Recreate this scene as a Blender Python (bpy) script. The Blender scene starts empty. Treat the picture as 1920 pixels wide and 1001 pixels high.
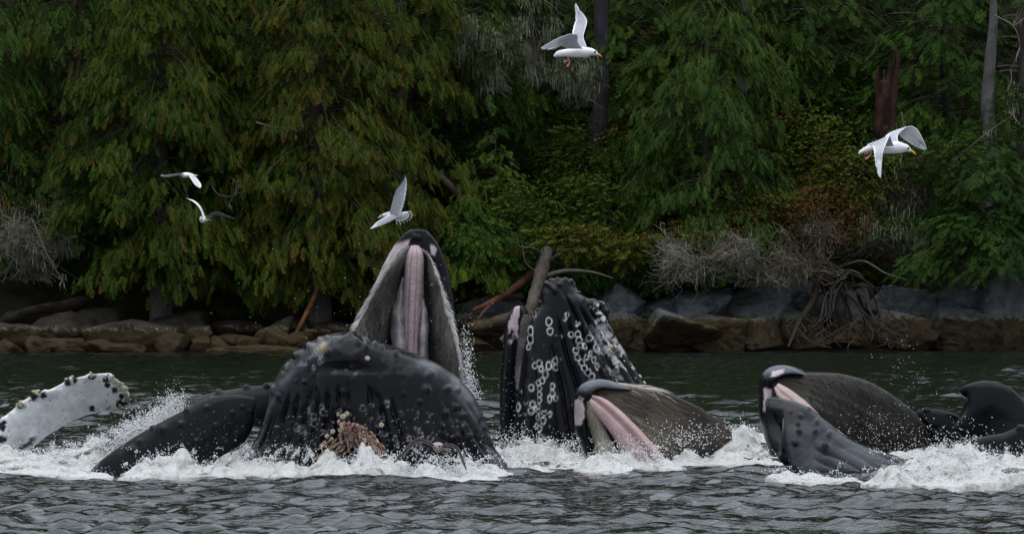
import bpy, math, random
import numpy as np

scene = bpy.context.scene
col = scene.collection
rng = np.random.default_rng(7)
random.seed(7)

# ------------------------------------------------------------------ camera, sky, sun, exposure
F = 10800.0            # focal length in photo pixels (1920 wide)
CAMH = 3.0
HOR = 475.0            # horizon row
cam_d = bpy.data.cameras.new('camera')
cam_d.sensor_width = 36.0
cam_d.lens = 36.0 * F / 1920.0
cam_d.clip_start = 1.0
cam_d.clip_end = 3000.0
cam = bpy.data.objects.new('camera', cam_d)
col.objects.link(cam)
cam.location = (0, 0, CAMH)
cam.rotation_euler = (math.radians(90) - math.atan((500.5 - HOR) / F), 0, 0)
scene.camera = cam

SUN_EL, SUN_AZ = math.radians(82), math.radians(35)
world = bpy.data.worlds.new("World")
scene.world = world
world.use_nodes = True
wn, wl = world.node_tree.nodes, world.node_tree.links
wn.clear()
sky = wn.new('ShaderNodeTexSky')
sky.sky_type = 'NISHITA'
sky.sun_disc = False
sky.sun_elevation = SUN_EL
sky.sun_rotation = math.radians(200)
sky.air_density = 1.0
sky.dust_density = 3.0
mixc = wn.new('ShaderNodeMixRGB')
mixc.inputs[0].default_value = 0.88
mixc.inputs[2].default_value = (6.5, 6.95, 7.7, 1)      # the even cloud deck
bg = wn.new('ShaderNodeBackground')
bg.inputs[1].default_value = 0.115
wo = wn.new('ShaderNodeOutputWorld')
wl.new(sky.outputs[0], mixc.inputs[1])
wl.new(mixc.outputs[0], bg.inputs[0])
wl.new(bg.outputs[0], wo.inputs[0])

sun_d = bpy.data.lights.new('sun', 'SUN')
sun_d.energy = 1.5
sun_d.angle = math.radians(70)
sun_d.color = (1.0, 0.96, 0.9)
sun = bpy.data.objects.new('sun', sun_d)
col.objects.link(sun)
# light comes from behind-left of the camera, high up
sun.rotation_euler = (math.radians(3), 0, math.radians(-35))
scene.view_settings.view_transform = 'Standard'
scene.view_settings.look = 'None'
scene.view_settings.exposure = 0.38
scene.view_settings.gamma = 1.0
scene.view_settings.use_curve_mapping = False
scene.cycles.max_bounces = 5
scene.cycles.diffuse_bounces = 2
scene.cycles.glossy_bounces = 3
scene.cycles.use_denoising = True

# ------------------------------------------------------------------ helpers
def W(px, py, Y):
    """world point seen at photo pixel (px, py) when it stands Y metres away"""
    px = np.asarray(px, float); py = np.asarray(py, float); Y = np.asarray(Y, float)
    return np.stack(np.broadcast_arrays((px - 960.0) * Y / F, Y, CAMH - (py - HOR) * Y / F), -1)

def Yw(py):
    return CAMH * F / (py - HOR)

def _hash(ix, iy, iz, seed):
    h = (ix * 374761393 + iy * 668265263 + iz * 2147483647 + seed * 1274126177) & 0xFFFFFFFF
    h = ((h ^ (h >> 13)) * 1274126177) & 0xFFFFFFFF
    h = ((h ^ (h >> 16)) * 2246822519) & 0xFFFFFFFF
    h = h ^ (h >> 15)
    return (h & 0xFFFFFF) / float(0xFFFFFF)

def vnoise(x, y, z=0.0, seed=0):
    x, y, z = np.broadcast_arrays(np.asarray(x, float), np.asarray(y, float), np.asarray(z, float))
    ix, iy, iz = np.floor(x).astype(np.int64), np.floor(y).astype(np.int64), np.floor(z).astype(np.int64)
    fx, fy, fz = x - ix, y - iy, z - iz
    fx = fx * fx * (3 - 2 * fx); fy = fy * fy * (3 - 2 * fy); fz = fz * fz * (3 - 2 * fz)
    r = 0
    for a in (0, 1):
        for b in (0, 1):
            for c in (0, 1):
                w = (fx if a else 1 - fx) * (fy if b else 1 - fy) * (fz if c else 1 - fz)
                r = r + w * _hash(ix + a, iy + b, iz + c, seed)
    return r * 2 - 1

def fbm(x, y, z=0.0, oct=4, seed=0, gain=0.5):
    r, a, n = 0, 1.0, 0
    for o in range(oct):
        k = 2.03 ** o
        r = r + a * vnoise(np.asarray(x) * k + 17.3 * o, np.asarray(y) * k - 9.1 * o, np.asarray(z) * k + 3.7 * o, seed + o)
        n += a; a *= gain
    return r / n

def sstep(a, b, x):
    t = np.clip((x - a) / (b - a), 0, 1)
    return t * t * (3 - 2 * t)

def gauss(px, py, cx, cy, rx, ry=None, ang=0.0):
    ry = ry or rx
    dx, dy = px - cx, py - cy
    c, s = math.cos(ang), math.sin(ang)
    return np.exp(-(((dx * c + dy * s) / rx) ** 2 + ((-dx * s + dy * c) / ry) ** 2))

def cr(P, t):
    """Catmull-Rom through the rows of P (uniform), t in 0..1"""
    P = np.asarray(P, float)
    if P.ndim == 1: P = P[:, None]
    n = len(P)
    if n == 1: return np.repeat(P, len(t), 0)
    if n == 2: return P[0] * (1 - t[:, None]) + P[1] * t[:, None]
    Q = np.vstack([2 * P[0] - P[1], P, 2 * P[-1] - P[-2]])
    u = np.clip(t, 0, 1) * (n - 1)
    i = np.minimum(u.astype(int), n - 2)
    f = (u - i)[:, None]
    p0, p1, p2, p3 = Q[i], Q[i + 1], Q[i + 2], Q[i + 3]
    return 0.5 * ((2 * p1) + (-p0 + p2) * f + (2 * p0 - 5 * p1 + 4 * p2 - p3) * f * f + (-p0 + 3 * p1 - 3 * p2 + p3) * f ** 3)

def lin(P, t):
    P = np.atleast_1d(np.asarray(P, float))
    if len(P) == 1: return np.full(len(t), P[0])
    return np.interp(t, np.linspace(0, 1, len(P)), P)

def new_mesh(name, V, Fc, mat, colr=None, smooth=True):
    """V (n,3); Fc (m,k) index array (all tris or all quads)"""
    V = np.ascontiguousarray(V, dtype=np.float32); Fc = np.ascontiguousarray(Fc, dtype=np.int32)
    me = bpy.data.meshes.new(name)
    m, k = Fc.shape
    me.vertices.add(len(V)); me.loops.add(m * k); me.polygons.add(m)
    me.vertices.foreach_set('co', V.ravel())
    me.loops.foreach_set('vertex_index', Fc.ravel())
    me.polygons.foreach_set('loop_start', np.arange(m, dtype=np.int32) * k)
    me.update(calc_edges=True)
    me.polygons.foreach_set('use_smooth', np.full(m, smooth))
    if colr is not None:
        a = me.color_attributes.new('Col', 'FLOAT_COLOR', 'POINT')
        c = np.ones((len(V), 4), np.float32); c[:, :colr.shape[1]] = colr
        a.data.foreach_set('color', c.ravel())
    if mat: me.materials.append(mat)
    me.update()
    return me

def link(name, me, parent=None, origin=None):
    o = bpy.data.objects.new(name, me)
    col.objects.link(o)
    if parent is not None:
        o.parent = parent
        pl = parent.matrix_basis.translation if parent.parent is None else (parent.parent.matrix_basis.translation + parent.matrix_basis.translation)
        o.location = (-pl[0], -pl[1], -pl[2])
    return o

def recenter(o):
    """put a mesh object's origin at its own base"""
    me = o.data
    n = len(me.vertices)
    c = np.empty(n * 3, np.float32); me.vertices.foreach_get('co', c); c = c.reshape(-1, 3)
    b = np.array([c[:, 0].mean(), c[:, 1].mean(), c[:, 2].min()], np.float32)
    me.vertices.foreach_set('co', (c - b).ravel()); me.update()
    o.location = [float(v) for v in b]
    return o

def thing(name, label, cat, loc=(0, 0, 0), group=None):
    o = bpy.data.objects.new(name, None)
    o.empty_display_size = 0.2
    col.objects.link(o)
    o.location = [float(v) for v in loc]
    o['label'] = label; o['category'] = cat
    if group: o['group'] = group
    return o

def tag(o, label=None, cat=None, group=None, kind=None):
    if label: o['label'] = label
    if cat: o['category'] = cat
    if group: o['group'] = group
    if kind: o['kind'] = kind
    return o

# ------------------------------------------------------------------ materials
def nodes(m):
    m.use_nodes = True
    nt = m.node_tree
    b = nt.nodes['Principled BSDF']
    return nt, nt.nodes, nt.links, b

def mat_basic(name, colr, rough=0.6, bump=0.0, bscale=20.0, attr=False, spec=0.5, var=0.0, vscale=5.0, two=None, trans=0.0):
    m = bpy.data.materials.new(name)
    nt, N, L, b = nodes(m)
    b.inputs['Roughness'].default_value = rough
    b.inputs['Specular IOR Level'].default_value = spec
    src = None
    if attr:
        a = N.new('ShaderNodeVertexColor'); a.layer_name = 'Col'; src = a.outputs[0]
    tc = N.new('ShaderNodeTexCoord')
    if var > 0 or two:
        n = N.new('ShaderNodeTexNoise'); n.inputs['Scale'].default_value = vscale; n.inputs['Detail'].default_value = 8
        n.inputs['Roughness'].default_value = 0.65
        L.new(tc.outputs['Object'], n.inputs['Vector'])
        if two:
            r = N.new('ShaderNodeValToRGB')
            r.color_ramp.elements[0].position = 0.4; r.color_ramp.elements[1].position = 0.62
            r.color_ramp.elements[0].color = (*colr, 1); r.color_ramp.elements[1].color = (*two, 1)
            L.new(n.outputs[0], r.inputs[0]); src2 = r.outputs[0]
        else:
            mr = N.new('ShaderNodeMapRange'); mr.inputs[3].default_value = 1 - var; mr.inputs[4].default_value = 1 + var
            mr.inputs[1].default_value = 0.3; mr.inputs[2].default_value = 0.7
            L.new(n.outputs[0], mr.inputs[0])
            mx = N.new('ShaderNodeMixRGB'); mx.blend_type = 'MULTIPLY'; mx.inputs[0].default_value = 1
            if src: L.new(src, mx.inputs[1])
            else: mx.inputs[1].default_value = (*colr, 1)
            L.new(mr.outputs[0], mx.inputs[2]); src2 = mx.outputs[0]
        src = src2
    if src: L.new(src, b.inputs['Base Color'])
    else: b.inputs['Base Color'].default_value = (*colr, 1)
    if bump > 0:
        n = N.new('ShaderNodeTexNoise'); n.inputs['Scale'].default_value = bscale; n.inputs['Detail'].default_value = 6
        L.new(tc.outputs['Object'], n.inputs['Vector'])
        bp = N.new('ShaderNodeBump'); bp.inputs['Strength'].default_value = bump; bp.inputs['Distance'].default_value = 0.05
        L.new(n.outputs[0], bp.inputs['Height']); L.new(bp.outputs[0], b.inputs['Normal'])
    return m

def mat_leaf():
    m = bpy.data.materials.new('foliage')
    nt, N, L, b = nodes(m)
    a = N.new('ShaderNodeVertexColor'); a.layer_name = 'Col'
    L.new(a.outputs[0], b.inputs['Base Color'])
    b.inputs['Roughness'].default_value = 0.6
    b.inputs['Specular IOR Level'].default_value = 0.05
    return m

def mat_water():
    m = bpy.data.materials.new('sea_water')
    nt, N, L, b = nodes(m)
    b.inputs['Base Color'].default_value = (0.006, 0.010, 0.007, 1)
    b.inputs['IOR'].default_value = 1.33
    b.inputs['Roughness'].default_value = 0.045
    tc = N.new('ShaderNodeTexCoord')
    mp = N.new('ShaderNodeMapping'); mp.inputs['Scale'].default_value = (1.0, 1.6, 1)
    L.new(tc.outputs['Object'], mp.inputs[0])
    n = N.new('ShaderNodeTexNoise'); n.inputs['Scale'].default_value = 7; n.inputs['Detail'].default_value = 3
    L.new(mp.outputs[0], n.inputs['Vector'])
    bp = N.new('ShaderNodeBump'); bp.inputs['Strength'].default_value = 0.7; bp.inputs['Distance'].default_value = 0.021
    L.new(n.outputs[0], bp.inputs['Height']); L.new(bp.outputs[0], b.inputs['Normal'])
    # thin foam where the surface was churned up (its own outline, stored on the mesh)
    a = N.new('ShaderNodeVertexColor'); a.layer_name = 'Col'
    n2 = N.new('ShaderNodeTexNoise'); n2.inputs['Scale'].default_value = 9; n2.inputs['Detail'].default_value = 9; n2.inputs['Roughness'].default_value = 0.7
    L.new(tc.outputs['Object'], n2.inputs['Vector'])
    ad = N.new('ShaderNodeMath'); ad.operation = 'ADD'
    L.new(a.outputs[0], ad.inputs[0]); L.new(n2.outputs[0], ad.inputs[1])
    mr = N.new('ShaderNodeMapRange'); mr.inputs[1].default_value = 0.98; mr.inputs[2].default_value = 1.12
    L.new(ad.outputs[0], mr.inputs[0])
    f = N.new('ShaderNodeBsdfDiffuse'); f.inputs[0].default_value = (0.62, 0.65, 0.64, 1)
    mx = N.new('ShaderNodeMixShader')
    L.new(mr.outputs[0], mx.inputs[0]); L.new(b.outputs[0], mx.inputs[1]); L.new(f.outputs[0], mx.inputs[2])
    out = N['Material Output']; L.new(mx.outputs[0], out.inputs[0])
    return m

def mat_rock(name, top, low, tide=0.95):
    m = bpy.data.materials.new(name)
    nt, N, L, b = nodes(m)
    geo = N.new('ShaderNodeNewGeometry')
    sep = N.new('ShaderNodeSeparateXYZ'); L.new(geo.outputs['Position'], sep.inputs[0])
    n = N.new('ShaderNodeTexNoise'); n.inputs['Scale'].default_value = 1.3; n.inputs['Detail'].default_value = 8; n.inputs['Roughness'].default_value = 0.7
    L.new(geo.outputs['Position'], n.inputs['Vector'])
    ad = N.new('ShaderNodeMath'); ad.operation = 'MULTIPLY_ADD'; ad.inputs[1].default_value = -0.5
    L.new(n.outputs[0], ad.inputs[0]); L.new(sep.outputs[2], ad.inputs[2])
    mr = N.new('ShaderNodeMapRange'); mr.inputs[1].default_value = tide - 0.30; mr.inputs[2].default_value = tide - 0.20
    L.new(ad.outputs[0], mr.inputs[0])
    n2 = N.new('ShaderNodeTexNoise'); n2.inputs['Scale'].default_value = 2.2; n2.inputs['Detail'].default_value = 12; n2.inputs['Roughness'].default_value = 0.75
    L.new(geo.outputs['Position'], n2.inputs['Vector'])
    def ramp(c1, c2, p1=0.35, p2=0.65):
        r = N.new('ShaderNodeValToRGB')
        r.color_ramp.elements[0].position = p1; r.color_ramp.elements[1].position = p2
        r.color_ramp.elements[0].color = (*c1, 1); r.color_ramp.elements[1].color = (*c2, 1)
        L.new(n2.outputs[0], r.inputs[0]); return r.outputs[0]
    ctop = ramp(tuple(v * 0.45 for v in top), tuple(v * 1.35 for v in top))
    clow = ramp(tuple(v * 0.4 for v in low), tuple(v * 1.3 for v in low))
    mx = N.new('ShaderNodeMixRGB'); L.new(mr.outputs[0], mx.inputs[0]); L.new(clow, mx.inputs[1]); L.new(ctop, mx.inputs[2])
    # pale barnacle line along the tide mark
    d = N.new('ShaderNodeMath'); d.operation = 'SUBTRACT'; d.inputs[1].default_value = tide - 0.29; L.new(ad.outputs[0], d.inputs[0])
    da = N.new('ShaderNodeMath'); da.operation = 'ABSOLUTE'; L.new(d.outputs[0], da.inputs[0])
    n3 = N.new('ShaderNodeTexNoise'); n3.inputs['Scale'].default_value = 9; n3.inputs['Detail'].default_value = 6
    L.new(geo.outputs['Position'], n3.inputs['Vector'])
    m3 = N.new('ShaderNodeMapRange'); m3.inputs[1].default_value = 0.10; m3.inputs[2].default_value = 0.0; L.new(da.outputs[0], m3.inputs[0])
    m4 = N.new('ShaderNodeMapRange'); m4.inputs[1].default_value = 0.45; m4.inputs[2].default_value = 0.6; m4.inputs[4].default_value = 0.55; L.new(n3.outputs[0], m4.inputs[0])
    mm = N.new('ShaderNodeMath'); mm.operation = 'MULTIPLY'; L.new(m3.outputs[0], mm.inputs[0]); L.new(m4.outputs[0], mm.inputs[1])
    mx2 = N.new('ShaderNodeMixRGB'); L.new(mm.outputs[0], mx2.inputs[0]); L.new(mx.outputs[0], mx2.inputs[1]); mx2.inputs[2].default_value = (0.26, 0.24, 0.19, 1)
    L.new(mx2.outputs[0], b.inputs['Base Color'])
    b.inputs['Roughness'].default_value = 0.75
    b.inputs['Specular IOR Level'].default_value = 0.15
    n4 = N.new('ShaderNodeTexNoise'); n4.inputs['Scale'].default_value = 6; n4.inputs['Detail'].default_value = 10; n4.inputs['Roughness'].default_value = 0.7
    L.new(geo.outputs['Position'], n4.inputs['Vector'])
    bp = N.new('ShaderNodeBump'); bp.inputs['Strength'].default_value = 0.9; bp.inputs['Distance'].default_value = 0.12
    L.new(n4.outputs[0], bp.inputs['Height']); L.new(bp.outputs[0], b.inputs['Normal'])
    return m

def mat_skin(name='whale_skin'):
    m = bpy.data.materials.new(name)
    nt, N, L, b = nodes(m)
    tc = N.new('ShaderNodeTexCoord')
    a = N.new('ShaderNodeVertexColor'); a.layer_name = 'Col'
    n = N.new('ShaderNodeTexNoise'); n.inputs['Scale'].default_value = 5; n.inputs['Detail'].default_value = 9; n.inputs['Roughness'].default_value = 0.7
    L.new(tc.outputs['Object'], n.inputs['Vector'])
    mr = N.new('ShaderNodeMapRange'); mr.inputs[1].default_value = 0.3; mr.inputs[2].default_value = 0.7; mr.inputs[3].default_value = 0.7; mr.inputs[4].default_value = 1.3
    L.new(n.outputs[0], mr.inputs[0])
    mx = N.new('ShaderNodeMixRGB'); mx.blend_type = 'MULTIPLY'; mx.inputs[0].default_value = 1
    L.new(a.outputs[0], mx.inputs[1]); L.new(mr.outputs[0], mx.inputs[2])
    L.new(mx.outputs[0], b.inputs['Base Color'])
    mr2 = N.new('ShaderNodeMapRange'); mr2.inputs[1].default_value = 0.3; mr2.inputs[2].default_value = 0.7; mr2.inputs[3].default_value = 0.06; mr2.inputs[4].default_value = 0.22
    n2 = N.new('ShaderNodeTexNoise'); n2.inputs['Scale'].default_value = 14; n2.inputs['Detail'].default_value = 6
    L.new(tc.outputs['Object'], n2.inputs['Vector'])
    L.new(n2.outputs[0], mr2.inputs[0]); L.new(mr2.outputs[0], b.inputs['Roughness'])
    b.inputs['IOR'].default_value = 1.215
    n3 = N.new('ShaderNodeTexNoise'); n3.inputs['Scale'].default_value = 11; n3.inputs['Detail'].default_value = 9; n3.inputs['Roughness'].default_value = 0.7
    L.new(tc.outputs['Object'], n3.inputs['Vector'])
    bp = N.new('ShaderNodeBump'); bp.inputs['Strength'].default_value = 0.4; bp.inputs['Distance'].default_value = 0.009
    L.new(n3.outputs[0], bp.inputs['Height'])
    n5 = N.new('ShaderNodeTexNoise'); n5.inputs['Scale'].default_value = 55; n5.inputs['Detail'].default_value = 4
    L.new(tc.outputs['Object'], n5.inputs['Vector'])
    b2 = N.new('ShaderNodeBump'); b2.inputs['Strength'].default_value = 0.3; b2.inputs['Distance'].default_value = 0.006
    L.new(n5.outputs[0], b2.inputs['Height']); L.new(bp.outputs[0], b2.inputs['Normal']); L.new(b2.outputs[0], b.inputs['Normal'])
    return m

def mat_foam():
    m = bpy.data.materials.new('churned_foam')
    nt, N, L, b = nodes(m)
    tc = N.new('ShaderNodeTexCoord')
    n = N.new('ShaderNodeTexNoise'); n.inputs['Scale'].default_value = 3.2; n.inputs['Detail'].default_value = 10; n.inputs['Roughness'].default_value = 0.72; n.inputs['Distortion'].default_value = 0.6
    L.new(tc.outputs['Object'], n.inputs['Vector'])
    r = N.new('ShaderNodeValToRGB')
    e = r.color_ramp.elements
    e[0].position = 0.34; e[0].color = (0.16, 0.16, 0.12, 1)
    e[1].position = 0.50; e[1].color = (0.84, 0.86, 0.86, 1)
    x = e.new(0.42); x.color = (0.58, 0.60, 0.56, 1)
    L.new(n.outputs[0], r.inputs[0]); L.new(r.outputs[0], b.inputs['Base Color'])
    b.inputs['Roughness'].default_value = 0.35
    b.inputs['IOR'].default_value = 1.33
    n3 = N.new('ShaderNodeTexNoise'); n3.inputs['Scale'].default_value = 16; n3.inputs['Detail'].default_value = 8; n3.inputs['Roughness'].default_value = 0.75
    L.new(tc.outputs['Object'], n3.inputs['Vector'])
    bp = N.new('ShaderNodeBump'); bp.inputs['Strength'].default_value = 1.0; bp.inputs['Distance'].default_value = 0.08
    L.new(n3.outputs[0], bp.inputs['Height']); L.new(bp.outputs[0], b.inputs['Normal'])
    return m

M_LEAF = mat_leaf()
M_BARK = mat_basic('tree_bark', (0.05, 0.042, 0.035), 0.9, 1.0, 9, var=0, two=(0.16, 0.15, 0.14), vscale=6)
M_WOODY = mat_basic('twig_bark', (0.1, 0.1, 0.1), 0.9, spec=.12, attr=True, var=0.4, vscale=10)
M_SOIL = mat_basic('forest_soil', (0.012, 0.010, 0.007), 0.95, 1.0, 3, spec=0.1, two=(0.026, 0.024, 0.012), vscale=1.5)
M_ROCKR = mat_rock('grey_shore_rock', (0.098, 0.110, 0.114), (0.056, 0.042, 0.021), 1.05)
M_ROCKL = mat_rock('brown_shore_rock', (0.042, 0.036, 0.027), (0.050, 0.035, 0.016), 0.75)
M_SKIN = mat_skin()
M_FOAM = mat_foam()
M_WATER = mat_water()
M_DROP = mat_basic('spray_drop', (0.78, 0.8, 0.82), 0.15)
# ------------------------------------------------------------------ water
def axis(lo, hi, f0, f1, step0, step1, grow=1.35):
    c = [f0]
    while c[-1] < f1:
        t = (c[-1] - f0) / (f1 - f0)
        c.append(c[-1] + step0 + (step1 - step0) * t)
    a, s = [c[-1]], step1
    while a[-1] < hi: s *= grow; a.append(a[-1] + s)
    b, s = [f0], step0
    while b[-1] > lo: s *= grow; b.append(b[-1] - s)
    return np.array(b[::-1][:-1] + c + a[1:])

FOAMS = []     # (x, y, rx, ry, strength) churned places, metres
def churn(px, py, rx, ry, st=1.0):
    Y = Yw(py); FOAMS.append(((px - 960) * Y / F, Y, rx, ry, st))

for a in [(20, 868, 0.8, 1.6, .9), (110, 862, 0.8, 2.0, .9), (210, 830, 0.6, 3.0, .9), (300, 888, .5, .6, .8), (390, 884, .9, 1.2, 1), (520, 882, 1.0, 1.2, 1), (650, 884, 1.1, 1.2, 1),
          (780, 886, 1.0, 1.2, 1), (900, 890, .8, 1.4, .9), (960, 870, .7, 2.0, 1), (1020, 866, .8, 2.0, 1), (1090, 872, .8, 1.5, .8), (1160, 880, .8, 1.4, .9), (1260, 866, .9, 1.8, .9),
          (1360, 850, 1.0, 3.0, .9), (1440, 830, 1.0, 3.5, .7), (1550, 888, .8, .8, .7), (1680, 872, 1.2, 2.0, 1), (1800, 876, 1.1, 2.0, 1), (1900, 880, 1.0, 1.8, 1), (1740, 845, .9, 3, 1),
          (1000, 905, 1.3, 1.0, .45), (1300, 905, 1.5, 1.0, .5), (700, 915, 1.6, .8, .35), (300, 912, 1.4, .6, .3), (1120, 920, 1.2, .8, .3), (880, 740, 0.6, 6, .6), (1880, 905, 1.2, .5, .5)]:
    churn(*a)

def foam_mask(X, Yg):
    f = np.zeros_like(X)
    for (x, y, rx, ry, st) in FOAMS:
        f = np.maximum(f, st * np.exp(-((X - x) / rx) ** 2 - ((Yg - y) / ry) ** 2))
    return f

WAVES = []
_r = np.random.default_rng(21)
for i in range(46):
    lam = 0.24 * (1.09 ** i) * _r.uniform(0.9, 1.1)
    ang = math.radians(80) + _r.normal(0, 0.95)
    k = 2 * math.pi / lam
    amp = 0.0122 * lam ** 0.62 * _r.uniform(0.5, 1.2)
    if lam > 3: amp *= 0.3
    WAVES.append((k * math.cos(ang), k * math.sin(ang), _r.uniform(0, 6.28), amp, lam))

def water_z(X, Yg, cut=0.0):
    z = np.zeros_like(X)
    gust = 0.75 + 0.5 * fbm(X * 0.18, Yg * 0.05, 0, 3, 5)
    for kx, ky, ph, amp, lam in WAVES:
        if lam < cut: continue
        z += amp * np.sin(kx * X + ky * Yg + ph + 0.8 * np.sin(0.37 * kx * Yg + ph))
    z *= gust * np.interp(Yg, [60, 76, 92, 130, 180], [1.0, 1.0, 0.96, 0.88, 0.70])
    z += 0.016 * (1 - 2 * np.abs(fbm(X * 1.7, Yg * 1.1, 0, 4, 55, .55))) * np.interp(Yg, [60, 90, 180], [1, .8, .6])
    z -= 0.026
    f = foam_mask(X, Yg)
    z += 0.05 * f * fbm(X * 5, Yg * 5, 0, 3, 9)
    return z

xs = axis(-420, 420, -9.0, 17.0, 0.085, 0.10)
_xs = axis(-420, 420, -16.6, 16.6, 0.105, 0.105)
ys = axis(-300, 420, 60.0, 181.0, 0.11, 0.24)
X, Yg = np.meshgrid(_xs, ys)
Z = water_z(X, Yg)
infine = (np.abs(X) < 20) & (Yg > 50) & (Yg < 190)
Z = np.where(infine, Z, -0.012)
V = np.stack([X, Yg, Z], -1).reshape(-1, 3)
ny, nx = X.shape
idx = np.arange(nx * ny).reshape(ny, nx)
Fq = np.stack([idx[:-1, :-1], idx[:-1, 1:], idx[1:, 1:], idx[1:, :-1]], -1).reshape(-1, 4)
fm = foam_mask(X, Yg).reshape(-1)
fm = np.clip(fm, 0, 1) * 0.66
fm = np.where((V[:, 1] > 60) & (V[:, 1] < 74), np.maximum(fm, 0.12 + 0.12 * vnoise(V[:, 0] * .4, V[:, 1] * .3, 0, 3)), fm)
cc = np.stack([fm, fm, fm], -1)
wo_ = link('water', new_mesh('water', V, Fq, M_WATER, cc))
tag(wo_, 'rippled dark sea water in front of the shore', kind='structure')
print('water quads', len(Fq))

# ------------------------------------------------------------------ terrain
def shoreY(x): return 176.0 + 0.10 * x + 0.6 * np.sin(x * 0.5) + 0.8 * vnoise(x * 0.6, 0.3, 0, 11)
def ground_z(x, y):
    x = np.asarray(x, float); y = np.asarray(y, float)
    t = y - shoreY(x)
    right = sstep(0, 4, x)
    tt = np.array([-30, -1, 0, 1.5, 3.5, 5.0, 12.0, 30.0, 60, 200])
    zl = np.array([-4, -1.0, -0.4, -0.1, 0.3, 1.1, 7.2, 26.0, 56, 90])
    zr = np.array([-4, -1.2, -0.4, 0.1, 0.8, 2.2, 7.2, 26.0, 56, 90])
    z = np.interp(t, tt, zl) * (1 - right) + np.interp(t, tt, zr) * right
    z = z + (0.35 * fbm(x * 0.5, y * 0.5, 0, 4, 31)) * sstep(0, 2, t) + 0.8 * fbm(x * .12, y * .12, 0, 3, 33) * sstep(5, 15, t)
    return z
tx = axis(-420, 420, -18, 18, 0.3, 0.3)
ty = axis(150, 600, 172, 200, 0.3, 0.4)
X, Yg = np.meshgrid(tx, ty)
V = np.stack([X, Yg, ground_z(X, Yg)], -1).reshape(-1, 3)
ny, nx = X.shape; idx = np.arange(nx * ny).reshape(ny, nx)
Fq = np.stack([idx[:-1, :-1], idx[:-1, 1:], idx[1:, 1:], idx[1:, :-1]], -1).reshape(-1, 4)
tag(link('hillside', new_mesh('hillside', V, Fq, M_SOIL)), 'steep dark forest soil rising from the shore', kind='structure')

# ------------------------------------------------------------------ rocks
def ico(sub):
    t = (1 + 5 ** .5) / 2
    v = [(-1, t, 0), (1, t, 0), (-1, -t, 0), (1, -t, 0), (0, -1, t), (0, 1, t), (0, -1, -t), (0, 1, -t), (t, 0, -1), (t, 0, 1), (-t, 0, -1), (-t, 0, 1)]
    f = [(0, 11, 5), (0, 5, 1), (0, 1, 7), (0, 7, 10), (0, 10, 11), (1, 5, 9), (5, 11, 4), (11, 10, 2), (10, 7, 6), (7, 1, 8), (3, 9, 4), (3, 4, 2), (3, 2, 6), (3, 6, 8), (3, 8, 9), (4, 9, 5), (2, 4, 11), (6, 2, 10), (8, 6, 7), (9, 8, 1)]
    v = [np.array(p) / np.linalg.norm(p) for p in v]
    for _ in range(sub):
        mid = {}; nf = []
        def m(a, b):
            k = (min(a, b), max(a, b))
            if k not in mid:
                p = v[a] + v[b]; v.append(p / np.linalg.norm(p)); mid[k] = len(v) - 1
            return mid[k]
        for a, b, c in f:
            ab, bc, ca = m(a, b), m(b, c), m(c, a)
            nf += [(a, ab, ca), (b, bc, ab), (c, ca, bc), (ab, bc, ca)]
        f = nf
    return np.array(v), np.array(f)
ICO = {k: ico(k) for k in (0, 1, 2, 3, 4)}

def rock(px, py, wpx, hpx, Y, mat, label, group, seed, dep=None, sub=4, blocky=0.75):
    """faceted boulder centred on photo pixel (px,py) at distance Y"""
    D, Fc = ICO[sub]
    r_ = np.random.default_rng(seed)
    ax = np.array([[1, 0, 0], [-1, 0, 0], [0, 1, 0], [0, -1, 0], [0, 0, 1], [0, 0, -1]], float)
    ax = ax + r_.normal(0, 0.34, ax.shape)
    ex = r_.normal(0, 1, (7, 3))
    P = np.vstack([ax, ex]); P /= np.linalg.norm(P, axis=1)[:, None]
    d = np.concatenate([r_.uniform(0.72, 0.9, 6), r_.uniform(0.88, 1.02, 7)])
    dots = D @ P.T
    rr = np.where(dots > 0.05, d[None] / np.maximum(dots, 0.05), 9).min(1)
    rr = rr * blocky + (1 - blocky) * 0.95
    V = D * rr[:, None]
    V *= (1 + 0.16 * fbm(V[:, 0] * 2 + seed, V[:, 1] * 2, V[:, 2] * 2, 4, seed))[:, None]
    s = Y / F
    sx, sz = wpx * s / 2 / 0.86, hpx * s / 2 / 0.86
    sy = dep / 2 if dep else (sx + sz) / 2
    V = V * np.array([sx, sy, sz])
    # cracks
    q = fbm(V[:, 0] * 1.6 + seed * 3.1, V[:, 1] * 1.6, V[:, 2] * 1.6, 3, seed + 5)
    V *= (1 - 0.10 * np.exp(-(q / 0.035) ** 2))[:, None]
    c = W(px, py, Y)
    me = new_mesh('rock', V, Fc, mat, smooth=True)
    o = link('rock', me)
    o.location = [float(v) for v in c]
    tag(o, label, 'rock', group)
    return o

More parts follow.
